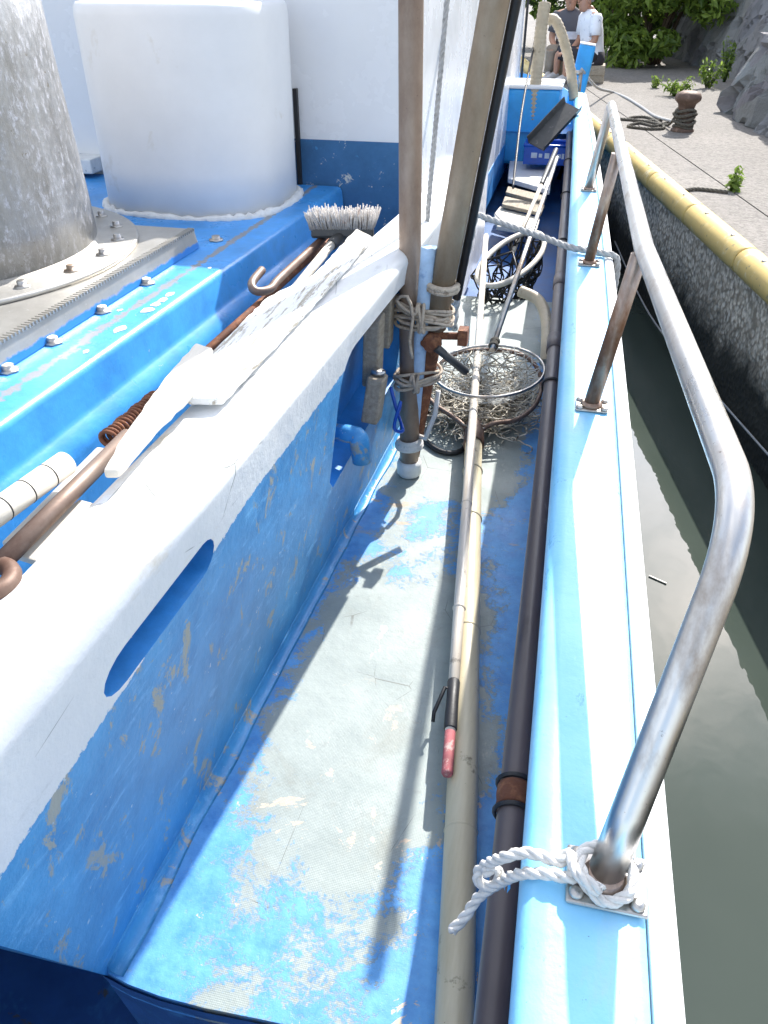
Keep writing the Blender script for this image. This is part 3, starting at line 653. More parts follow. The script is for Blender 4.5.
m.tube([V((gout(8.8) - .13, 8.85, .69)), V((gout(8.8) - .05, 8.85, .69))], .022, 10); part(m, 'fairlead', K['bolt'])
m = MB(); m.box((aty(562, 92, 8.5).x, 8.6, .40), (.22, .12, .06), Matrix.Rotation(R(25), 3, 'Z')); part(m, 'mooring_cleat', K['wood'], bevel=.01)
# unseen bracket added to hold the shadow-casting rod overhead
m = MB(); m.bar((HX - .02, 4.6, 1.70), (.02, 4.6, 1.70), .03, .03); part(m, 'shadow_pole_arm', K['bolt'])
# ================================================================== poles and lashings
PB = V((-.459, 2.412, 0))
pole = thing('upright_pole', PB, 'brown stained upright pole standing on the deck, straighter one of the lashed pair', 'pole')
m = MB(); PT = V((-.497, 2.42, 2.5)); m.tube([PB + V((0, 0, .02)), PB.lerp(PT, .3), PB.lerp(PT, .6), PT], .0335, 24); m.build('pole_tube', K['polebr'], pole)
m = MB(); m.lathe(PB + V((0, 0, .002)), [(.036, 0), (.043, .01), (.044, .045), (.040, .058), (.034, .06)], 24); m.build('base_collar', K['caulk'], pole)
def wrap(a, ax, r, turns, h, rr, seed, tilt=.2):
    rnd = random.Random(seed); a = V(a); q = V((0, 0, 1)).rotation_difference(V(ax).normalized()); pts = []; n = int(turns * 18)
    for i in range(n + 1):
        t = i / n; an = 2 * math.pi * turns * t; zz = (t - .5) * h + .012 * tilt * math.sin(an * .37 + seed)
        pts.append(a + q @ V(((r[0] + .003 * math.sin(an * .21)) * math.cos(an), r[1] * math.sin(an), zz + tilt * r[0] * math.cos(an) * .3)))
    return pts
# leaning pole
l0, l1 = aty(420, 408, 2.47), aty(495, 0, 2.27); LD = (l1 - l0).normalized()
l0 = V((l0.x, l0.y, l0.z)); lean_base = l0 - LD * (l0.z - .02) / LD.z
lean = thing('leaning_pole', lean_base, 'thick grey brown pole leaning beside the upright one, with a black strip along its side', 'pole')
def LP(z): return lean_base + LD * ((z - lean_base.z) / LD.z)
m = MB(); m.tube([LP(.56), LP(1), LP(1.5), LP(2.6)], .0365, 24); m.build('pole_tube', K['polegr'], lean)
m = MB(); m.tube([LP(.02), LP(.3), LP(.58)], .030, 20); m.build('rusty_foot', K['rust'], lean)
side = V((1, .35, 0)); side = (side - LD * side.dot(LD)).normalized()
m = MB(); m.tube([LP(.66) + side * .052, LP(1.5) + side * .052, LP(2.6) + side * .052], .013, 10); m.build('rubber_shade_strip', K['black'], lean)
m = MB(); q = LP(.70); m.tube(wrap(q, LD, (.043, .043), 2.0, .026, .01, 1, .1), .010, 8); m.build('ring_collar', K['cord'], lean)
q = LP(.52); m = MB(); m.tube([q + V((-.02, -.06, .0)), q + V((.0, .0, .005)), q + V((.09, -.02, .02))], .012, 10); m.box(q + V((.10, -.022, .022)), (.03, .045, .05)); m.lathe(q + V((.005, -.045, .0)), [(.03, -.012), (.032, 0), (.03, .012)], 14, (.1, -1, .1)); m.build('clamp_bolt', K['rust'], lean)
m = MB(); a = q + V((.02, -.055, -.01)); b = aty(466, 372, 2.42); m.tube([a, a.lerp(b, .5), b], [.0135, .0135, .013], 12); m.build('lever_handle', K['darkplast'], lean)
# foam strip between them
m = MB(); rings = []
for i in range(24):
    z = .14 + .68 * i / 23; c = PB.lerp(PT, z / 2.5).lerp(LP(z), .52) + V((0, -.022, 0)); k = 12; wv = .5 + .5 * mnoise.noise(V((z * 14, 0, 2)))
    rings.append([c + V(((.021 + .004 * wv) * math.cos(2 * math.pi * j / k), (.018 + .004 * wv) * math.sin(2 * math.pi * j / k), .003 * math.sin(j * 2.1))) for j in range(k)])
m.loft(rings); tag(m.build('foam_strip', K['foam']), 'pale blue foam padding strip squeezed between the two lashed poles', 'padding')
def lashing(zc, n, seed, label, r=.0055, hh=.075, ends=True):
    rnd = random.Random(seed); m = MB(); pts = []
    a = PB.lerp(PT, zc / 2.5); b = LP(zc); ctr = (a + b) / 2; dx = (b - a).length / 2
    th = math.atan2(b.y - a.y, b.x - a.x)
    for i in range(n * 26 + 1):
        t = i / (n * 26); an = 2 * math.pi * n * t; c, s_ = math.cos(an), math.sin(an)
        ex = (dx + .045 + .006 * math.sin(t * 23)) * math.copysign(abs(c) ** .8, c); ey = (.046 + .006 * math.cos(t * 17)) * math.copysign(abs(s_) ** .8, s_)
        z = zc + hh * (math.sin(t * 9.3 + seed) * .35 + (rnd.random() - .5) * .05 + .25 * math.sin(an + seed + t * 5)); pts.append(ctr + V((ex * math.cos(th) - ey * math.sin(th), ex * math.sin(th) + ey * math.cos(th), z - zc)))
    # frapping turns, a knot and two loose ends
    f = ctr + V((.0, -.052, 0))
    for i in range(40): an = i / 40 * 2 * math.pi * 2.5; pts.append(f + V((.012 * math.sin(an * .7), .016 * math.cos(an) - .004, hh * .6 * math.sin(an))))
    if ends: pts += [f + V((-.05, -.01, .03)), f + V((-.075, -.008, .055)), f + V((-.04, -.014, .07)), f + V((-.02, -.02, .01)), f + V((-.03, -.016, -.07)), f + V((-.02, -.012, -.13))]
    m.tube(smooth_path(pts, 2), r, 6); return tag(m.build('rope_lashing', K['cord']), label, 'rope', 'cord lashings round the pole pair')
lashing(.605, 8, 2, 'upper tan cord lashing with loose ends round the two brown poles')
lashing(.375, 6, 5, 'lower tan cord lashing round the two brown poles near the lever', ends=False, hh=.05)
m = MB(); m.tube(wrap(PB.lerp(PT, .13 / 2.5), (0, 0, 1), (.040, .040), 4.2, .032, .01, 3, .1) + [PB + V((.06, -.03, .17)), PB + V((.085, -.0, .25)), PB + V((.09, .02, .33))], .0085, 8); tag(m.build('rope_lashing', K['rope']), 'thick pale rope wound low round the upright pole just above its white foot', 'rope', 'cord lashings round the pole pair')
# thin stay rope
m = MB(); a, b, c = aty(423, 330, 2.75), aty(428, 210, 2.75), aty(448, -10, 2.75); e = c + (c - b).normalized() * .9; m.rope([a, b, c, e], .0085); tag(m.build('stay_rope', K['greyrope'], base=a), 'thin grey stay rope rising between the two brown poles', 'rope')
# unseen rod added overhead to cast the long thin shadow down the deck
m = MB(); sd_ = V((math.sin(SUN_AZ) / math.tan(SUN_EL), math.cos(SUN_AZ) / math.tan(SUN_EL), 1))
a, b = atz(374, 978) + sd_ * 1.62, atz(450, 560) + sd_ * 1.62; b = a + (b - a).normalized() * 3.4
m.tube([a, a.lerp(b, .5), b], [.0165, .018, .018], 14)
hook = thing('shadow_pole', a, 'slim unseen pole added level above the side deck to cast its shadow', 'pole')
m.build('shaft', K['bamboo'], hook)
m = MB(); hd = (b - a).normalized(); m.tube(smooth_path([a + hd * .17, a + hd * .15 + V((.012, 0, 0)), a + hd * .11 + V((.025, 0, 0)), a + hd * .08 + V((.024, 0, 0))], 5), .006, 6); m.build('hook', K['bolt'], hook)

# ================================================================== landing nets and poles on the side deck
def ring(c, u, v, n=64, f=None): return [V(c) + V(u) * math.cos(2 * math.pi * i / n) + V(v) * math.sin(2 * math.pi * i / n) for i in range(n)]
def bag(mb, rim, depth, rows, cols, r, seed, jit_=.012, flat=None, n=4, centre=None):
    """a diamond mesh bag hanging from a closed rim, crumpled"""
    rnd = random.Random(seed); N = len(rim); ctr = centre or sum(rim, V((0, 0, 0))) / N; grid = []
    for j in range(rows + 1):
        t = j / rows; row = []
        for i in range(cols):
            p = rim[int(i * N / cols) % N]; k = (1 - t) ** .75 if t < 1 else 0
            q = ctr + (p - ctr) * (k * .96 + .04) + V((0, 0, -depth * (1 - (1 - t) ** 1.6)))
            if j: q = q + V((rnd.gauss(0, jit_), rnd.gauss(0, jit_), rnd.gauss(0, jit_ * .7)))
            if flat is not None and q.z < flat: q.z = flat + abs(rnd.gauss(0, jit_))
            row.append(q)
        grid.append(row)
    for i in range(cols):
        for sgn in (1, -1):
            pts = []
            for j in range(rows + 1):
                pts.append(grid[j][(i + sgn * (j // 2 + (j % 2 if sgn > 0 else 0))) % cols])
            mb.tube(smooth_path(pts, 2), r, n, cap=False)
    for j in range(1, rows, 2):
        mb.tube(smooth_path(grid[j], 2, True), r, n, closed=True, cap=False)
# net 1: pale pole, rusty frame, heavy knotted bag
h0, h1 = atz(437 + 17, 1035, .036), atz(474, 432, .06); D1 = (h1 - h0).normalized()
n1 = thing('landing_net', h1, 'large landing net with thick pale pole, rusty frame and heavy knotted bag', 'net')
m = MB(); L1 = [h0 - D1 * .5, h0, h0.lerp(h1, .25), h0.lerp(h1, .5), h0.lerp(h1, .75), h1]; m.tube(L1, [.0345, .034, .0335, .0325, .0315, .031], 22)
for q in (.18, .47, .72, .86): m.tube([h0.lerp(h1, q), h0.lerp(h1, q + .003), h0.lerp(h1, q + .006)], [.032, .0355, .032], 22)
m.build('handle', K['bamboo'], n1)
m = MB(); so_ = h1 - D1 * .10; m.tube([so_, so_ + D1 * .002, h1 + D1 * .03, h1 + D1 * .06], [.036, .039, .037, .03], 18); m.build('socket', K['ruststeel'], n1)
lv = D1.cross(V((0, 0, 1))).normalized()
# frame: two arms leave the socket and open into a wide D-shaped hoop
def FP(px, py, z): return atz(px, py, z)
fr1 = [h1 + lv * .02, FP(492, 424, .09), FP(518, 419, .10), FP(537, 402, .11), FP(541, 378, .13), FP(528, 358, .14), FP(500, 350, .15), FP(462, 352, .15), FP(436, 366, .14), FP(424, 384, .12), FP(432, 402, .10), FP(452, 416, .09), FP(462, 424, .085), h1 - lv * .02]
m = MB(); m.tube(smooth_path(fr1, 6), .009, 10); m.build('frame', K['ruststeel'], n1)
m = MB(); rim1 = smooth_path(fr1[1:-1], 7, True); bag(m, rim1, .10, 12, 44, .0028, 3, .014, .012)
rnd = random.Random(12); cn = sum(rim1, V((0, 0, 0))) / len(rim1)
for k in range(330):      # slack folds of the bag
    p = rim1[rnd.randrange(len(rim1))].lerp(cn, rnd.uniform(.05, 1)); p.z = rnd.uniform(.02, .10); pts = []; a = rnd.uniform(0, 6.28)
    for q in range(9): a += rnd.uniform(-1.1, 1.1); p = p + V((.022 * math.cos(a), .022 * math.sin(a), rnd.uniform(-.008, .008))); pts.append(V((p.x, p.y, max(.01, p.z))))
    m.tube(smooth_path(pts, 2), .0029, 4, cap=False)
m.build('net_bag', K['net'], n1)
# net 3: pale metal hoop with fine white mesh, rod running forward
hub3 = atz(492, 350, .22); rod_far = aty(557, 158, 6.1)
n3 = thing('landing_net', hub3, 'round landing net with bright metal hoop and fine white mesh over the knotted bag', 'net')
c3 = (FP(434, 372, .17) + FP(545, 368, .22)) / 2; u3 = (FP(545, 372, .21) - FP(434, 376, .17)) / 2; v3 = (FP(489, 350, .20) - FP(492, 402, .16)) / 2
rim3 = ring(c3, u3, v3, 72)
m = MB(); m.tube(rim3, .0058, 10, closed=True); m.build('hoop', K['bolt'], n3)
m = MB(); m.tube([hub3, hub3.lerp(rod_far, .5), rod_far], [.011, .013, .014], 12); m.build('rod', K['bolt'], n3)
m = MB(); bag(m, rim3, .10, 12, 40, .0011, 8, .012, .02, 3); m.build('fine_mesh', K['finenet'], n3)
m = MB(); m.tube(wrap(hub3.lerp(rod_far, .02), rod_far - hub3, (.015, .015), 7, .06, .004, 2), .004, 6); m.build('binding', K['darkcord'], n3)
# net 2: thin pale pole over net 1, pink grip near the camera, dark hoop forward
g0, g1 = atz(447, 776, .075), atz(486, 236, .185)
n2 = thing('landing_net', g0, 'slim landing net with thin whitish pole, pink grip and black bag toward the bow', 'net')
GP = lambda px, py: g0.lerp(g1, (776 - py) / 540)
def on(py):      # point of the pole seen at that height
    lo, hi = 0., 1.
    for _ in range(40):
        q = (lo + hi) / 2; p = g0.lerp(g1, q); d = p - EYE; yy = 512 - F_PX * d.dot(UP) / d.dot(FW)
        if yy > py: lo = q
        else: hi = q
    return g0.lerp(g1, lo)
m = MB(); m.tube([on(735), on(600), on(430), on(330), on(236)], [.0125, .0155, .0165, .016, .015], 14)
for py in (610, 505, 402, 318): p = on(py); d = (g1 - g0).normalized(); m.tube([p, p + d * .006, p + d * .012], [.0155, .0185, .0155], 14)
m.build('handle', K['thinpole'], n2)
m = MB(); m.tube([on(775), on(773), on(728), on(726)], [.010, .0130, .0125, .011], 14); m.build('grip', K['pink'], n2)
m = MB(); m.tube([on(730), on(729), on(700), on(682), on(681)], [.0145, .0155, .0145, .0155, .014], 12); p = on(690); m.tube([p, p + V((-.02, -.0, .004)), p + V((-.035, -.06, -.02)), p + V((-.034, -.08, -.03))], .005, 6); m.build('tape', K['black'], n2)
c2 = atz(512, 258, .17); u2 = (atz(545, 248, .20) - atz(484, 262, .16)) / 2; v2 = V((.04, .33, .05)); rim2 = ring(c2, u2, v2, 60)
m = MB(); m.tube(rim2, .016, 10, closed=True); m.build('hoop', K['cream'], n2)
m = MB(); bag(m, rim2, .32, 11, 40, .0045, 21, .018, None, 4); m.build('net_bag', K['blacknet'], n2)
m = MB(); m.tube([c2 - u2 * .9 + V((0, 0, .02)), c2 + V((0, 0, .035)), c2 + u2 * .5 - v2 * .7], .006, 6); m.build('binding', K['black'], n2)
# black handled boat hook lying forward
a, b = aty(466, 384 - 160, 4.9), aty(556, 150, 6.4); a = aty(513, 252, 4.75)
hk = thing('boat_hook', a, 'thin pale boat hook with a black upper handle beside the net rod toward the bow', 'pole')
m = MB(); m.tube([a, a.lerp(b, .62)], .013, 12); m.build('shaft', K['thinpole'], hk)
m = MB(); m.tube([a.lerp(b, .60), a.lerp(b, .62), b], [.014, .017, .018], 12); m.build('handle', K['black'], hk)
# black hose ring on the deck
m = MB(); hc = [FP(420, 420, .012), FP(424, 438, .012), FP(440, 451, .012), FP(458, 452, .012), FP(468, 442, .014), FP(468, 425, .016), FP(452, 412, .016), FP(432, 410, .014)]
m.tube(smooth_path(hc, 8, True), .010, 8, closed=True); tag(m.build('rubber_hose', K['black']), 'loop of black rubber hose on the deck beside the foot of the upright pole', 'hose')

# ================================================================== along the bulwark
pp = [V((gin(y) - .012, y, .30)) for y in (-.8, 0, .5, 1, 1.6, 2.3, 3, 4, 5, 6, 7, 7.9)]
pipe = thing('plastic_pipe', pp[0], 'long dark brown plastic pipe running along the inside of the blue bulwark', 'pipe')
m = MB(); m.tube(pp, [.027] * 5 + [.026] * 7, 24); m.build('pipe_tube', K['pvc'], pipe)
def alongp(y): return V((gin(y) - .012, y, .30))
for y in (3.0, 3.75): m = MB(); m.tube([alongp(y - .07), alongp(y - .068), alongp(y + .068), alongp(y + .07)], [.027, .031, .031, .027], 22); m.build('coupling', K['pvc'], pipe)
yb = .905
m = MB(); rp_ = [alongp(yb - .024), alongp(yb - .022), alongp(yb - .008), alongp(yb + .006), alongp(yb + .022), alongp(yb + .024)]; m.tube(rp_, [.027, .0315, .030, .032, .031, .027], 22); m.build('rusty_band', K['rust'], pipe)
for y in (yb + .03, yb - .03, 2.62, 4.4, 5.5, 6.6):
    m = MB(); m.tube(wrap(alongp(y), (0.02, 1, 0), (.030, .030), 2.2, .01, .003, y, .12), .0035, 6); m.build('tie', K['black'], pipe)
m = MB(); p0 = alongp(.71); m.add([p0 + V((.0, .0, .0268)), p0 + V((.006, .012, .0268)), p0 + V((.003, .035, .0269)), p0 + V((-.003, .04, .0267)), p0 + V((-.004, .012, .0267))], [(0, 1, 2, 3, 4)]); m.build('paint_drip', K['lightblue'], pipe)
# beige hose bending down by the bulwark
m = MB(); hp = [aty(520, 291, 4.0), aty(538, 300, 3.95), aty(546, 318, 3.8), aty(547, 345, 3.5)]; hp += [V((hp[-1].x + .005, hp[-1].y - .1, .05))]; m.tube(smooth_path(hp, 8), .028, 14); tag(m.build('beige_hose', K['beige']), 'smooth beige hose bending down onto the deck beside the dark pipe', 'hose')
# white rope on the rail foot
m = MB(); F0 = foots[0]
loop1 = [F0 + V((-.028, .03, .035)), F0 + V((.0, .040, .03)), F0 + V((.036, .02, .028)), F0 + V((.04, -.02, .022)), F0 + V((.012, -.043, .018)), F0 + V((-.022, -.03, .022))]
zt = GZ + .012
tail = [F0 + V((-.034, -.018, .036)), F0 + V((-.045, .012, .03)), atz(560, 862, zt + .012), atz(530, 853, zt + .006), atz(505, 857, .55), atz(484, 866, .50), atz(477, 876, .48), atz(484, 886, .475), atz(497, 884, .49), atz(499, 874, .50), atz(493, 868, .51), atz(484, 874, .50)]
start = [atz(451, 931, .40), atz(465, 917, .42), atz(478, 898, .45), atz(497, 884, .49), atz(520, 874, .545), atz(545, 874, zt + .004), atz(570, 878, zt + .008), F0 + V((-.03, -.012, .018)), F0 + V((.0, -.036, .018))]
pth_ = smooth_path(start + [F0 + V((.030, -.020, .022)), F0 + V((.031, .012, .026)), F0 + V((.0, .032, .030)), F0 + V((-.031, .012, .032)), F0 + V((-.024, -.024, .032)), F0 + V((-.006, -.034, .036))] + tail, 8)
m.rope(pth_, .0078); tag(m.build('white_rope', K['rope']), 'white twisted rope knotted round the nearest rail foot with a loop hanging inboard', 'rope')
# grey mooring rope across the side deck
m = MB(); y0 = 3.55
mr = [aty(455, 300, y0), aty(459, 265, y0), aty(463, 235, y0), aty(470, 208, y0 + .0), aty(476, 214, y0), aty(510, 226, y0 - .05), aty(545, 238, y0 - .12), V((gin(3.3) + .01, 3.36, .572)), V((gout(3.3) - .05, 3.33, .566)), V((gout(3.3) + .012, 3.32, .55)), V((gout(3.3) + .02, 3.31, .44)), V((gout(3.3) + .01, 3.30, .34))]
m.rope(smooth_path(mr, 10), .0135); tag(m.build('mooring_rope', K['greyrope']), 'grey twisted mooring rope stretched across the side deck and over the gunwale', 'rope')
m = MB(); m.rope(smooth_path([aty(474, 205, 3.6), aty(470, 230, 3.6), aty(463, 262, 3.58), aty(455, 300, 3.55), aty(452, 330, 3.5)], 8), .026); tag(m.build('thick_rope', K['greyrope']), 'thick fuzzy grey rope hanging down behind the leaning pole', 'rope')
# ================================================================== gear lying in the gutter behind the coaming
def at75(px, py): return atz(px, py, .76)
# broom
bh0, bh1 = atz(311, 222, .80), atz(374, 222, .80); bd = (bh1 - bh0).normalized(); bc = (bh0 + bh1) / 2; bup = V((0, .25, 1)).normalized()
broom = thing('deck_brush', bc - V((0, 0, .06)), 'deck brush with dirty white bristles turned up and a pale handle in the gutter', 'broom')
m = MB(); m.bar(bh0 - V((0, 0, .035)), bh1 - V((0, 0, .035)), .055, .035, bup); m.build('head', K['darkplast'], broom, .008)
m = MB(); rnd = random.Random(4); blen = (bh1 - bh0).length
for i in range(60):
    for j in range(6):
        p = bh0 + bd * (blen * (.01 + .98 * (i + rnd.random() * .7) / 60)) + V((0, -.022 + .009 * j, -.022)); out = bd * ((i / 59 - .5) * .03) + V((rnd.gauss(0, .007), -.014 + .006 * j + rnd.gauss(0, .005), .060 + rnd.gauss(0, .006)))
        m.tube([p, p + out * .6, p + out], [.0022, .0026, .0016], 4)
m.build('bristles', K['bristle'], broom)
m = MB(); s0_ = bc - V((0, .0, .045)); s1_ = atz(331, 245, .745); m.tube([s0_, s0_.lerp(s1_, .9), s1_], [.02, .02, .017], 14); m.build('socket', K['darkplast'], broom)
m = MB(); e_ = atz(296, 288, .70); d = (e_ - s1_).normalized(); m.tube([s1_ - d * .01, e_, e_ + d * .9], .0145, 14); m.build('handle', K['cream'], broom)
# rusty hooked rod and a second rod
m = MB(); hk0 = [atz(262, 270, .765), atz(252, 283, .755), atz(256, 291, .74), atz(270, 289, .735), atz(282, 276, .74), atz(330, 232, .74)]
m.tube(smooth_path(hk0, 8), .0125, 10); tag(m.build('hooked_rod', K['ruststeel']), 'rusty steel rod bent into a hook at its near end beside the brush', 'rod')
m = MB(); a, b = atz(330, 240, .70), atz(150, 402, .70); m.tube([a, a.lerp(b, .5), b], .011, 10); tag(m.build('rusty_rod', K['rust']), 'straight dark rusty rod lying deepest in the gutter under the white boards', 'rod')
# peeling white boards on the inner edge
def board(pts_top, th, name, mat, label, cat='board', bev=.004, group=None):
    src = [V(p) for p in pts_top]; pts_top = []; rb = random.Random(len(label))
    for a, b in zip(src, src[1:] + src[:1]):      # worn, slightly ragged outline
        k = max(1, int((b - a).length / .022))
        for i in range(k): q = a.lerp(b, i / k); pts_top.append(q + V((rb.uniform(-.0022, .0022), rb.uniform(-.0022, .0022), 0)))
    m = MB(); n = len(pts_top); m.add([V(p) for p in pts_top] + [V(p) - V((0, 0, th)) for p in pts_top], [tuple(range(n)), tuple(reversed(range(n, 2 * n)))] + [(i, (i + 1) % n, n + (i + 1) % n, n + i) for i in range(n)])
    return tag(m.build(name, mat, None, bev), label, cat, group)
board([atz(268, 296, .828), atz(314, 274, .826), atz(356, 228, .825), atz(372, 236, .825), atz(345, 268, .825), atz(222, 398, .829), atz(186, 398, .829), atz(200, 362, .829)], .016, 'white_board', K['whitewood'], 'peeling white painted board with grey cracks lying along the inner edge of the coaming')
board([atz(196, 342, .845), atz(212, 347, .847), atz(194, 388, .848), atz(150, 432, .845), atz(118, 470, .842), atz(102, 470, .838), atz(122, 436, .84), atz(168, 372, .842)], .018, 'cream_paddle', K['creamwood'], 'worn cream paddle shaped wooden board lying over the gutter', 'board', .006)
# rusty spring
m = MB(); a, b = atz(106, 440, .79), atz(156, 398, .79); L_ = (b - a).length; pts = wrap((a + b) / 2, b - a, (.013, .013), 17, L_, .01, 1, .05); m.tube(pts, .0042, 6)
tag(m.build('coil_spring', K['rust']), 'long rusty coil spring lying in the gutter beside the cream board', 'spring')
# ringed gaff rod
ga, gb = atz(-2, 566, .80), atz(128, 436, .80)
gaff = thing('ringed_rod', ga, 'thick brown steel rod with a round eye at its near end in the gutter', 'rod')
m = MB(); m.tube([ga, ga.lerp(gb, .5), gb], .0145, 16); m.build('rod', K['ruststeel'], gaff)
m = MB(); d = (gb - ga).normalized(); sdv = d.cross(V((0, 0, 1))).normalized(); m.tube(ring(ga - d * .035, d * .038, sdv * .038, 40), .0135, 12, closed=True); m.build('eye', K['ruststeel'], gaff)
m = MB(); a, b = atz(92, 505, .775), atz(24, 560, .77); m.bar(a, b, .05, .012); a2 = atz(104, 452, .78); m.bar(a2, atz(10, 548, .775), .024, .02); tag(m.build('wooden_lath', K['cream'], None, .003), 'narrow cream lath lying under the brown ringed rod', 'lath')
# white banded pipe
a, b = atz(-60, 553, .83), atz(66, 463, .83)
wp = thing('banded_pipe', a, 'short white plastic pipe with thin dark bands at the left of the gutter', 'pipe')
m = MB(); m.tube([a, a.lerp(b, .5), b], .0205, 22); m.build('pipe_tube', K['cream'], wp)
d = (b - a).normalized()
for k in range(7): p = b - d * (.045 + .05 * k); m = MB(); m.tube([p, p + d * .0015, p + d * .0025], [.0208, .0212, .0208], 22); m.build('band', K['black'], wp)

# ================================================================== gear in the well toward the bow
WF = -.22
def plank(pxs, z, th, mat, label, name='plank', bev=.006, group=None): return board([atz(px, py, z) for px, py in pxs], th, name, mat, label, 'board', bev, group)
plank([(500, 206), (540, 218), (536, 232), (497, 226), (494, 214)], -.02, .03, K['cream'], 'pale rounded wooden board nearest the black net in the bow well')
plank([(505, 196), (545, 205), (541, 213), (502, 204)], .02, .025, K['wood'], 'weathered slat, lower of the two across the bow well', 'slat', .004)
plank([(508, 186), (547, 196), (544, 202), (506, 192)], .03, .025, K['wood'], 'weathered slat, upper of the two across the bow well', 'slat', .004)
plank([(512, 139), (536, 141), (553, 162), (550, 190), (508, 178)], .05, .04, K['white'], 'flat white hatch board in sun beside the blue crate', 'hatch_board')
# blue crate
cr = atz(546, 165, .10); crate = thing('plastic_crate', (cr.x, cr.y + .12, .09), 'blue plastic fish crate with faded white print under the grey trough', 'crate')
m = MB(); cx_, cyy = cr.x, cr.y + .14; w2, d2, hh = .20, .14, .15
for sx, sy, dx, dy in ((0, -1, w2 * 2, .014), (0, 1, w2 * 2, .014), (-1, 0, .014, d2 * 2 - .015), (1, 0, .014, d2 * 2 - .015)):
    m.box((cx_ + sx * w2 * .965, cyy + sy * d2, .10 + hh / 2), (dx, dy, hh))
m.build('sides', K['crate'], crate, .003)
m = MB(); m.box((cx_, cyy, .105), (w2 * 1.85, d2 * 1.85, .012)); m.build('bottom', K['crate'], crate)
m = MB()
rim_ = [(-w2, -d2), (w2, -d2), (w2, d2), (-w2, d2)]; m.tube([V((cx_ + x, cyy + y, .10 + hh)) for x, y in rim_], .014, 8, closed=True); m.build('rim', K['crate'], crate)
for k, (dx, ww) in enumerate(((-.11, .05), (-.055, .028), (.0, .04), (.10, .035), (.135, .02))):
    m = MB(); m.box((cx_ + dx, cyy - d2 - .009, .175), (ww, .002, .03 if k % 2 else .042)); m.build('print_mark', K['whitemark'], crate)
# grey trough
ta, tb = aty(536, 146, 6.9), aty(573, 106, 7.2); m = MB(); d = (tb - ta).normalized(); sd2 = d.cross(V((0, -.55, .83))).normalized(); nn = sd2.cross(d)
sec = [(-.09, .05), (-.085, .05), (-.07, .0), (.07, .0), (.085, .05), (.09, .05), (.075, -.012), (-.075, -.012)]
m.loft([[p + sd2 * x + nn * z for x, z in sec] for p in (ta, ta.lerp(tb, .5), tb)], True, True, False); tag(m.build('trough', K['darkplast']), 'dark grey plastic trough leaning against the bulwark above the blue crate', 'trough')
# corrugated hose arching over the bow
def corr(pts, r, name, mat, label, cat='hose'):
    P = smooth_path(pts, 10); L = sum((b - a).length for a, b in zip(P, P[1:])); N = int(L / .011); m = MB(); Q_ = []; j = 0; acc = 0.
    cum = [0]
    for a, b in zip(P, P[1:]): cum.append(cum[-1] + (b - a).length)
    for i in range(N + 1):
        d = L * i / N
        while j < len(cum) - 2 and cum[j + 1] < d: j += 1
        Q_.append(P[j].lerp(P[j + 1], (d - cum[j]) / max(1e-9, cum[j + 1] - cum[j])))
    m.tube(Q_, [r * (1 + .09 * (i % 3 == 0)) for i in range(N + 1)], 12); return tag(m.build(name, mat), label, cat)
corr([aty(533, 119, 8.0), aty(536, 80, 8.0), aty(541, 30, 8.05), aty(545, 3, 8.1)], .05, 'corrugated_hose', K['beige'], 'ribbed beige hose hanging straight down beside the deckhouse wall')
corr([aty(547, 22, 8.3), aty(552, 19, 8.3), aty(558, 25, 8.3), aty(565, 45, 8.3), aty(571, 72, 8.3), aty(574, 100, 8.25)], .042, 'bent_hose', K['beige'], 'bent beige hose curving down over the bow to the bulwark')
m = MB(); m.tube([aty(545, 0, 8.2), aty(545, 60, 8.2), aty(541, 75, 8.2)], .012, 8); tag(m.build('hose_stand', K['bolt']), 'thin steel stand holding the beige hoses at the bow', 'stand')
# dark cable hanging along the deckhouse side
m = MB(); m.tube(smooth_path([aty(545, -10, 8.9), aty(533, 50, 8.0), aty(522, 110, 7.2), aty(516, 160, 6.6), aty(513, 188, 6.3)], 6), .010, 6); tag(m.build('cable', K['black']), 'thin black cable drooping along the deckhouse side to the bow well', 'cable')

# ================================================================== quay
bl = atz(682, 131, QZ); boll = thing('bollard', bl, 'rusty mushroom headed mooring bollard on the quay with rope round its neck', 'bollard')
m = MB(); m.lathe(bl, [(k_[0] * .68, k_[1] * .9) for k_ in ((.15, -.01), (.15, .015), (.125, .03), (.108, .07), (.10, .20), (.115, .245), (.16, .275), (.168, .30), (.150, .335), (.09, .355), (.0, .36))], 28); m.build('post', K['iron'], boll)
def q2(px, py, z=.012): return atz(px, py, QZ + z)
m = MB(); c = bl + V((0, 0, .10)); pts = []
for k in range(5):
    for i in range(16): a = 2 * math.pi * i / 16 + k; pts.append(c + V(((.082 + .012 * (k % 2)) * math.cos(a), (.082 + .012 * (k % 2)) * math.sin(a), -.06 + .032 * k + .012 * math.sin(a * 2 + k))))
pts += [q2(668, 125, .03), q2(650, 122), q2(632, 120), q2(612, 119), q2(600, 122)]
m.rope(smooth_path(pts, 3), .013); tag(m.build('bollard_rope', K['darkcord']), 'dark rope coiled round the bollard and dragged across the quay to the boat', 'rope')
m = MB(); m.rope(smooth_path([q2(668, 122, .03), q2(655, 126), q2(640, 123), q2(628, 126), q2(640, 128), q2(655, 129), q2(664, 127), q2(650, 118), q2(636, 117), q2(628, 119), q2(645, 121), q2(662, 120)], 6), .013); tag(m.build('rope_bight', K['darkcord']), 'loose bights of dark rope lying on the concrete just left of the bollard', 'rope')
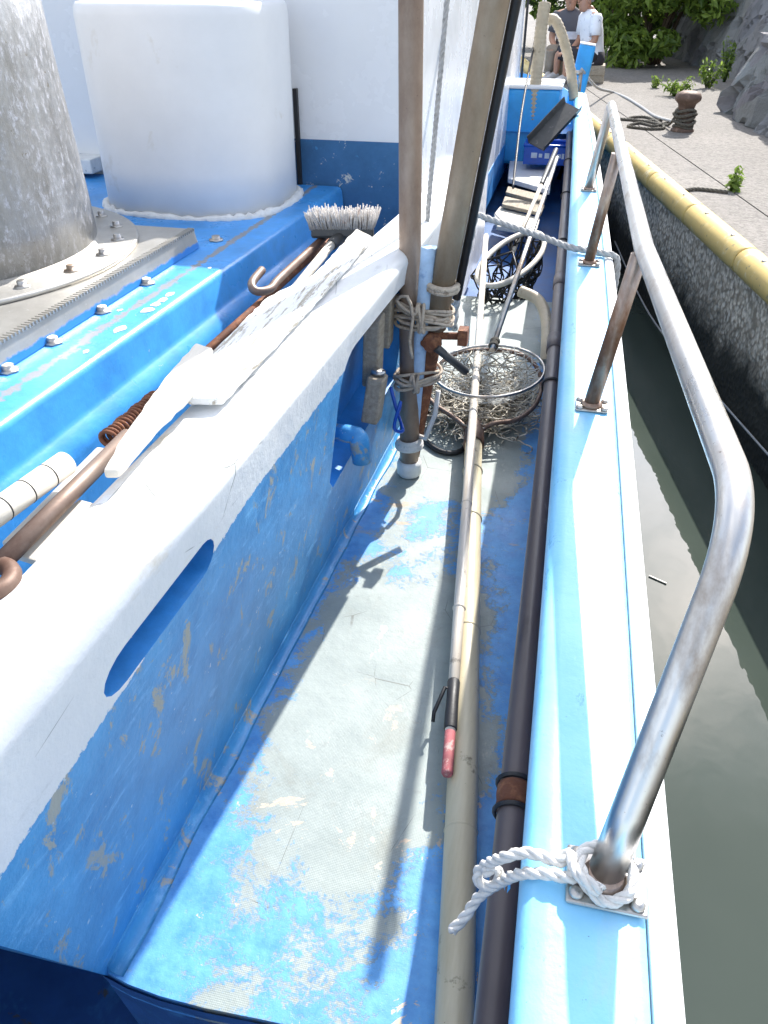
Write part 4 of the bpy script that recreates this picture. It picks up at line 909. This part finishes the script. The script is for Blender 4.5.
m = MB(); fl = V((gout(8.8) - .06, 8.85, .72)); m.rope(smooth_path([fl, fl.lerp(q2(610, 92), .5) - V((0, 0, .05)), q2(612, 92), q2(625, 97), q2(640, 106), q2(655, 116), q2(672, 121, .05)], 6), .014); tag(m.build('bow_line', K['greyrope']), 'pale bow mooring line running from the boat across the quay to the bollard', 'rope')
m = MB(); m.rope(smooth_path([q2(682, 191), q2(695, 189), q2(710, 190), q2(728, 192)], 6), .012); tag(m.build('dark_strand', K['darkcord']), 'short dark strand lying on the quay beside the small weed', 'rope')  # short dark twisted strand laid left of the weed
m = MB(); m.tube(smooth_path([Q(3.0, .0, -.35), Q(1.5, -.06, -.42), Q(.2, -.03, -.38), Q(-1.2, .0, -.30)], 8), .006, 5); tag(m.build('thin_line', K['greyrope']), 'thin pale line hanging slack along the foot of the quay wall', 'line')
m = MB(); p = atz(657, 579, WZ + .004); m.bar(p + V((-.03, .015, 0)), p + V((.035, -.02, 0)), .006, .004); tag(m.build('straw', K['cream']), 'pale straw floating on the dark water beside the boat', 'straw')
# brown post with an orange cord between the two stone walls
pb = V((1.62, 9.9, QZ)); post = thing('brown_post', pb, 'dark brown leaning post with an orange cord tied round it between the stone walls', 'post')
m = MB(); a, b = pb + V((0, 0, -.02)), pb + V((.55, .25, 2.2)); m.tube([a, a.lerp(b, .5), b], .07, 14); m.build('shaft', K['brownpost'], post)
m = MB(); m.tube(wrap(a.lerp(b, .28), b - a, (.078, .078), 3, .05, .01, 2), .014, 6); m.tube(smooth_path([a.lerp(b, .28) + V((-.08, -.03, 0)), a.lerp(b, .28) + V((-.13, -.05, -.03)), a.lerp(b, .28) + V((-.14, -.05, -.10))], 4), .013, 6); m.build('cord', K['orange'], post)
# plants
def leaves(mb, c, rad, n, size, rnd, shape=None):
    for _ in range(n):
        while True:
            q = V((rnd.uniform(-1, 1), rnd.uniform(-1, 1), rnd.uniform(-1, 1)))
            if q.length < 1 and q.length > rnd.random() * .8: break
        p = V(c) + V((q.x * rad[0], q.y * rad[1], q.z * rad[2]))
        nrm = (V((q.x, q.y, q.z * .6 + .55)) + V((rnd.gauss(0, .4), rnd.gauss(0, .4), rnd.gauss(0, .4)))).normalized(); t = nrm.orthogonal().normalized(); t = Quaternion(nrm, rnd.uniform(0, 6.28)) @ t; b = nrm.cross(t); s_ = size * rnd.uniform(.6, 1.3)
        mb.add([p - t * s_, p - b * s_ * .42 + nrm * s_ * .12, p + t * s_ * 1.05 - nrm * s_ * .22, p + b * s_ * .42 + nrm * s_ * .12], [(0, 1, 2), (0, 2, 3)])
def bush(base, rad, h, n, size, mat, seed, label, group=None, clumps=26):
    rnd = random.Random(seed); b = thing('bush', base, label, 'bush', group); m = MB()
    for k in range(clumps):
        a = rnd.uniform(0, 6.28); rr = math.sqrt(rnd.random()); zz = rnd.random() ** .8; sh = math.sin(math.pi * min(1, .25 + zz * .62))
        c = V(base) + V((rad[0] * rr * math.cos(a) * sh, rad[1] * rr * math.sin(a) * sh, .12 + zz * h)); cr_ = rnd.uniform(.22, .42) * min(1, max(rad)); leaves(m, c, (cr_, cr_, cr_ * .75), n // clumps, size, rnd)
    m.build('foliage', mat, b)
    m = MB()
    for k in range(7):
        a = rnd.uniform(0, 6.28); t = V(base) + V((rad[0] * .6 * math.cos(a), rad[1] * .6 * math.sin(a), h * .8)); s_ = V(base) + V((rnd.uniform(-.15, .15), rnd.uniform(-.15, .15), -.02)); m.tube(smooth_path([s_, s_.lerp(t, .5) + V((0, 0, .15)), t], 4), [.035 - .003 * i for i in range(9)], 6)
    m.build('stem', K['bark'], b); return b
bush((.95, 14.6, QZ), (1.05, 1.0), 1.9, 9000, .075, K['leafA'], 1, 'broad sunlit green bush sprawling onto the quay at the foot of the stone wall', None, 44)
bush((-.05, 15.6, QZ), (.9, .9), 2.2, 5200, .075, K['leafC'], 2, 'dark shaded bush behind the two seated men', None, 34)
bush((.55, 17.2, QZ), (1.3, 1.0), 3.0, 5200, .09, K['leafC'], 3, 'tall dark bush behind the sunlit bush on the quay', None, 34)
bush((-1.6, 17.5, QZ), (1.3, 1.1), 3.0, 4200, .09, K['leafA'], 4, 'tall green bush standing beyond the bow, leftmost of the bushes', None, 30)
def weed(px, py, h, n, seed, label, spread=.1):
    rnd = random.Random(seed); base = atz(px, py, QZ); w_ = thing('weed', base, label, 'plant', 'weeds growing on the quay'); ms, ml = MB(), MB()
    for k in range(max(3, n // 10)):
        a = rnd.uniform(0, 6.28); t = base + V((spread * math.cos(a) * rnd.random(), spread * math.sin(a) * rnd.random(), h * rnd.uniform(.6, 1))); s_ = base + V((rnd.uniform(-.02, .02), rnd.uniform(-.02, .02), -.005)); ms.tube([s_, s_.lerp(t, .5), t], [.004, .003, .002], 4)
        for i in range(10): leaves(ml, s_.lerp(t, rnd.uniform(.15, 1)), (.035, .035, .03), 1, .035, rnd)
    ms.build('stem', K['leafC'], w_); ml.build('leaves', K['leafB'], w_); return w_
weed(733, 191, .14, 60, 1, 'small bright weed in the joint of the quay beside the dark strand', .07)
weed(674, 96, .20, 160, 2, 'low bright weed clump on the quay behind the bollard', .22)
weed(707, 88, .34, 160, 3, 'bushy weed at the foot of the tall stone wall', .18)
weed(724, 82, .50, 160, 4, 'tallest weed with upright leaves in front of the stone wall', .13)
weed(655, 88, .14, 50, 5, 'tiny weed on the pavement left of the low weed clump', .07)
# low wooden boxes the men sit on, the men
def ell(c, ax, rx, ry, xd, n=20):
    t = V(ax).normalized(); u = (V(xd) - t * V(xd).dot(t)).normalized(); w_ = t.cross(u); return [V(c) + u * rx * math.cos(2 * math.pi * i / n) + w_ * ry * math.sin(2 * math.pi * i / n) for i in range(n)]
def skin_body(name, joints, edges, radii, mat, parent, sub=2):
    me = bpy.data.meshes.new(name); org = V((0, 0, 0)); q = parent
    while q is not None: org += q.location; q = q.parent
    me.from_pydata([V(j) - org for j in joints], edges, []); o = bpy.data.objects.new(name, me); C.objects.link(o)
    sk = o.modifiers.new('s', 'SKIN'); 
    for i, r in enumerate(radii): me.skin_vertices[0].data[i].radius = (r if isinstance(r, tuple) else (r, r)); me.skin_vertices[0].data[i].use_root = (i == 0)
    sb = o.modifiers.new('u', 'SUBSURF'); sb.levels = sub; sb.render_levels = sub
    bpy.context.view_layer.update(); m2 = bpy.data.meshes.new_from_object(o.evaluated_get(bpy.context.evaluated_depsgraph_get())); o.modifiers.clear(); o.data = m2; o.data.materials.clear(); o.data.materials.append(mat)
    for f in m2.polygons: f.use_smooth = True
    o.parent = parent; return o
def person(seat, face, label, shirt, legs_mat, hair_mat, stripe=False, lean=.10, head_down=.12, group=None):
    """seated figure; seat = point under the pelvis on the seat, face = heading of the body"""
    f = V((math.cos(face), math.sin(face), 0)); l = V((-f.y, f.x, 0)); up = V((0, 0, 1)); S = V(seat)
    p = thing('person', (S.x, S.y, QZ), label, 'person')
    def at(a, b, c): return S + f * a + l * b + up * c
    pel, waist, chest, neck = at(0, 0, .11), at(.02, 0, .27), at(lean * .7, 0, .44), at(lean, 0, .58)
    hd = at(lean + head_down * .6, 0, .70); fl = S.z - QZ
    J = [pel, waist, chest, neck, at(lean + .03, 0, .64)]; E_ = [(0, 1), (1, 2), (2, 3), (3, 4)]; RR = [(.15, .12), (.135, .105), (.155, .11), .06, .052]
    kn = {}
    for s_ in (1, -1):
        b0 = len(J); J += [at(lean * .85, s_ * .17, .51), at(lean * .6 + .03, s_ * .225, .26), at(.24 + .03 * s_, s_ * .15, .17), at(.32 + .03 * s_, s_ * .10, .15), at(.385 + .03 * s_, s_ * .085, .135)]
        E_ += [(2, b0), (b0, b0 + 1), (b0 + 1, b0 + 2), (b0 + 2, b0 + 3), (b0 + 3, b0 + 4)]; RR += [.062, .045, .033, (.038, .022), (.03, .012)]
        hb = b0 + 4
        for fi, (fo, fl_) in enumerate(((-.028, .055), (-.010, .065), (.010, .062), (.027, .048))):
            q = len(J); r0 = J[hb]; J += [r0 + f * .035 + l * fo, r0 + f * (.035 + fl_ * .6) + l * fo * 1.1 - up * .010, r0 + f * (.03 + fl_ * .85) + l * fo * 1.1 - up * .035]; E_ += [(hb, q), (q, q + 1), (q + 1, q + 2)]; RR += [.010, .009, .007]
        q = len(J); J += [J[hb - 1] + f * .01 - l * s_ * .045 - up * .004, J[hb - 1] + f * .045 - l * s_ * .06 - up * .012]; E_ += [(hb - 1, q), (q, q + 1)]; RR += [.011, .008]
        b1 = len(J); J += [at(.06, s_ * .10, .09), at(.40, s_ * .15, .12), at(.40, s_ * .15, -fl + .10), at(.42, s_ * .15, -fl + .045), at(.56, s_ * .16, -fl + .03)]
        E_ += [(0, b1), (b1, b1 + 1), (b1 + 1, b1 + 2), (b1 + 2, b1 + 3), (b1 + 3, b1 + 4)]; RR += [.085, .06, .038, .04, .03]
        kn[s_] = (J[b0], J[b0 + 1], J[b1], J[b1 + 1], J[b1 + 2], J[b1 + 3], J[b1 + 4])
    body = skin_body('body', J, E_, RR, K['skin'], p)
    # head (with face) and hair
    hf = (f - up * head_down).normalized(); hu = (up + f * head_down).normalized(); m = MB(); rg = []
    for k, (z, rx, ry, off) in enumerate(((-.125, .03, .03, .03), (-.11, .05, .05, .03), (-.07, .068, .062, .02), (-.02, .082, .072, .005), (.03, .092, .077, -.005), (.075, .088, .072, -.01), (.105, .062, .052, -.012), (.12, .02, .02, -.012))):
        rg.append(ell(hd + hu * z + hf * off, hu, rx, ry, hf))
    m.loft(rg); head = m.build('head', K['skin'], p)
    m = MB(); m.loft([ell(hd + hf * .088 + hu * z, hf, r_, r_, hu, 8) for z, r_ in ((.01, .008),)] + [ell(hd + hf * .108 + hu * -.025, hf, .013, .014, hu, 8), ell(hd + hf * .07 + hu * -.03, hf, .018, .018, hu, 8)]); m.build('nose', K['skin'], head)
    for s_ in (1, -1):
        m = MB(); m.lathe(hd + hf * .078 + l * .03 * s_ + hu * .008, [(.009, 0), (.012, .004), (.002, .008)], 8, hf); m.build('eye', K['hair'], head)
        m = MB(); m.lathe(hd + l * .072 * s_ - hf * .01 - hu * .01, [(.022, 0), (.03, .008), (.018, .014)], 10, l * s_ - hf * .3); m.build('ear', K['skin'], head)
    m = MB(); m.bar(hd + hf * .082 + l * .022 - hu * .06, hd + hf * .082 - l * .022 - hu * .06, .006, .006); m.build('mouth', K['rust'], head)
    m = MB(); m.loft([ell(hd + hu * z - hf * o, hu, rx, ry, hf) for z, rx, ry, o in ((-.03, .066, .079, .034), (.02, .082, .083, .024), (.06, .092, .081, .014), (.10, .072, .062, .013), (.128, .03, .03, .014))]); m.build('hair', hair_mat, head)
    # shirt: torso loft and sleeves
    m = MB(); m.cur = 0; prof = [(.02, .03, .135, .185), (.10, .015, .15, .19), (.24, .025, .135, .175), (.38, lean * .55, .135, .195), (.48, lean * .8, .125, .205), (.545, lean * .95, .10, .17), (.585, lean, .072, .085), (.60, lean + .005, .062, .068)]
    m.loft([ell(at(o, 0, z), up, rx, ry, f, 24) for z, o, rx, ry in prof])
    for s_ in (1, -1):
        sh, el = kn[s_][0], kn[s_][1]; d = (el - sh); m.loft([ell(sh + d * q + l * s_ * .0, d, r_, r_, f, 14) for q, r_ in ((-.18, .055), (0, .078), (.4, .072), (.74, .074))])
    sh_ = m.build('shirt', shirt, p)
    if stripe:
        m = MB(); m.loft([ell(at(o, 0, z), up, rx + .004, ry + .004, f, 24) for z, o, rx, ry in ((.25, .026, .135, .176), (.34, lean * .5, .136, .19))], True, False); m.build('chest_stripe', K['stripe'], sh_)
    m = MB(); m.loft([ell(at(0, 0, z), up, rx, ry, f, 20) for z, rx, ry in ((.0, .14, .19), (.06, .155, .195), (.15, .14, .185))])
    for s_ in (1, -1):
        a, b = kn[s_][2], kn[s_][3]; d = b - a; m.loft([ell(a + d * q, d, r_, r_, up, 14) for q, r_ in ((-.1, .10), (.3, .098), (.7, .088), (1.02, .085))])
        if legs_mat is K['khaki']: a, b = kn[s_][3], kn[s_][4]; d = b - a; m.loft([ell(a + d * q, d, r_, r_, f, 14) for q, r_ in ((-.08, .085), (.0, .08), (.5, .065), (.98, .062))])
    m.build('trousers', legs_mat, p)
    for s_ in (1, -1):
        a, b = kn[s_][5], kn[s_][6]; m = MB(); d = b - a; m.loft([ell(a + d * q + up * z, d, r1, r2, up, 12) for q, z, r1, r2 in ((-.42, .01, .03, .03), (-.3, .012, .05, .042), (.2, .01, .052, .046), (.7, -.004, .036, .05), (1.1, -.008, .026, .044), (1.28, -.01, .012, .02))]); m.build('shoe', K['shoe'], p)
        # five fingers on each hand
        pass
    return p
s1 = aty(593, 48, 12.0); s1.z = .50; s2 = aty(569, 44, 12.5); s2.z = .50
for k, (s_, lab) in enumerate(((s1, 'low wooden box under the man in the white shirt'), (s2, 'low wooden box under the man in the grey shirt'))):
    m = MB(); m.box((s_.x, s_.y, QZ + .10), (.36, .36, .202)); 
    for z in (.02, .10): m.box((s_.x, s_.y - .183, QZ + z + .02), (.37, .012, .06))
    tag(m.build('wooden_box', K['wood'], None, .008), lab, 'box')
person(s1, R(205), 'man in a white printed t-shirt and dark shorts seated on the quay facing left', K['tshirtw'], K['shorts'], K['greyhair'])
person(s2, R(262), 'man in a grey t-shirt with a pale chest band seated facing the camera', K['tshirtg'], K['khaki'], K['hair'], True)
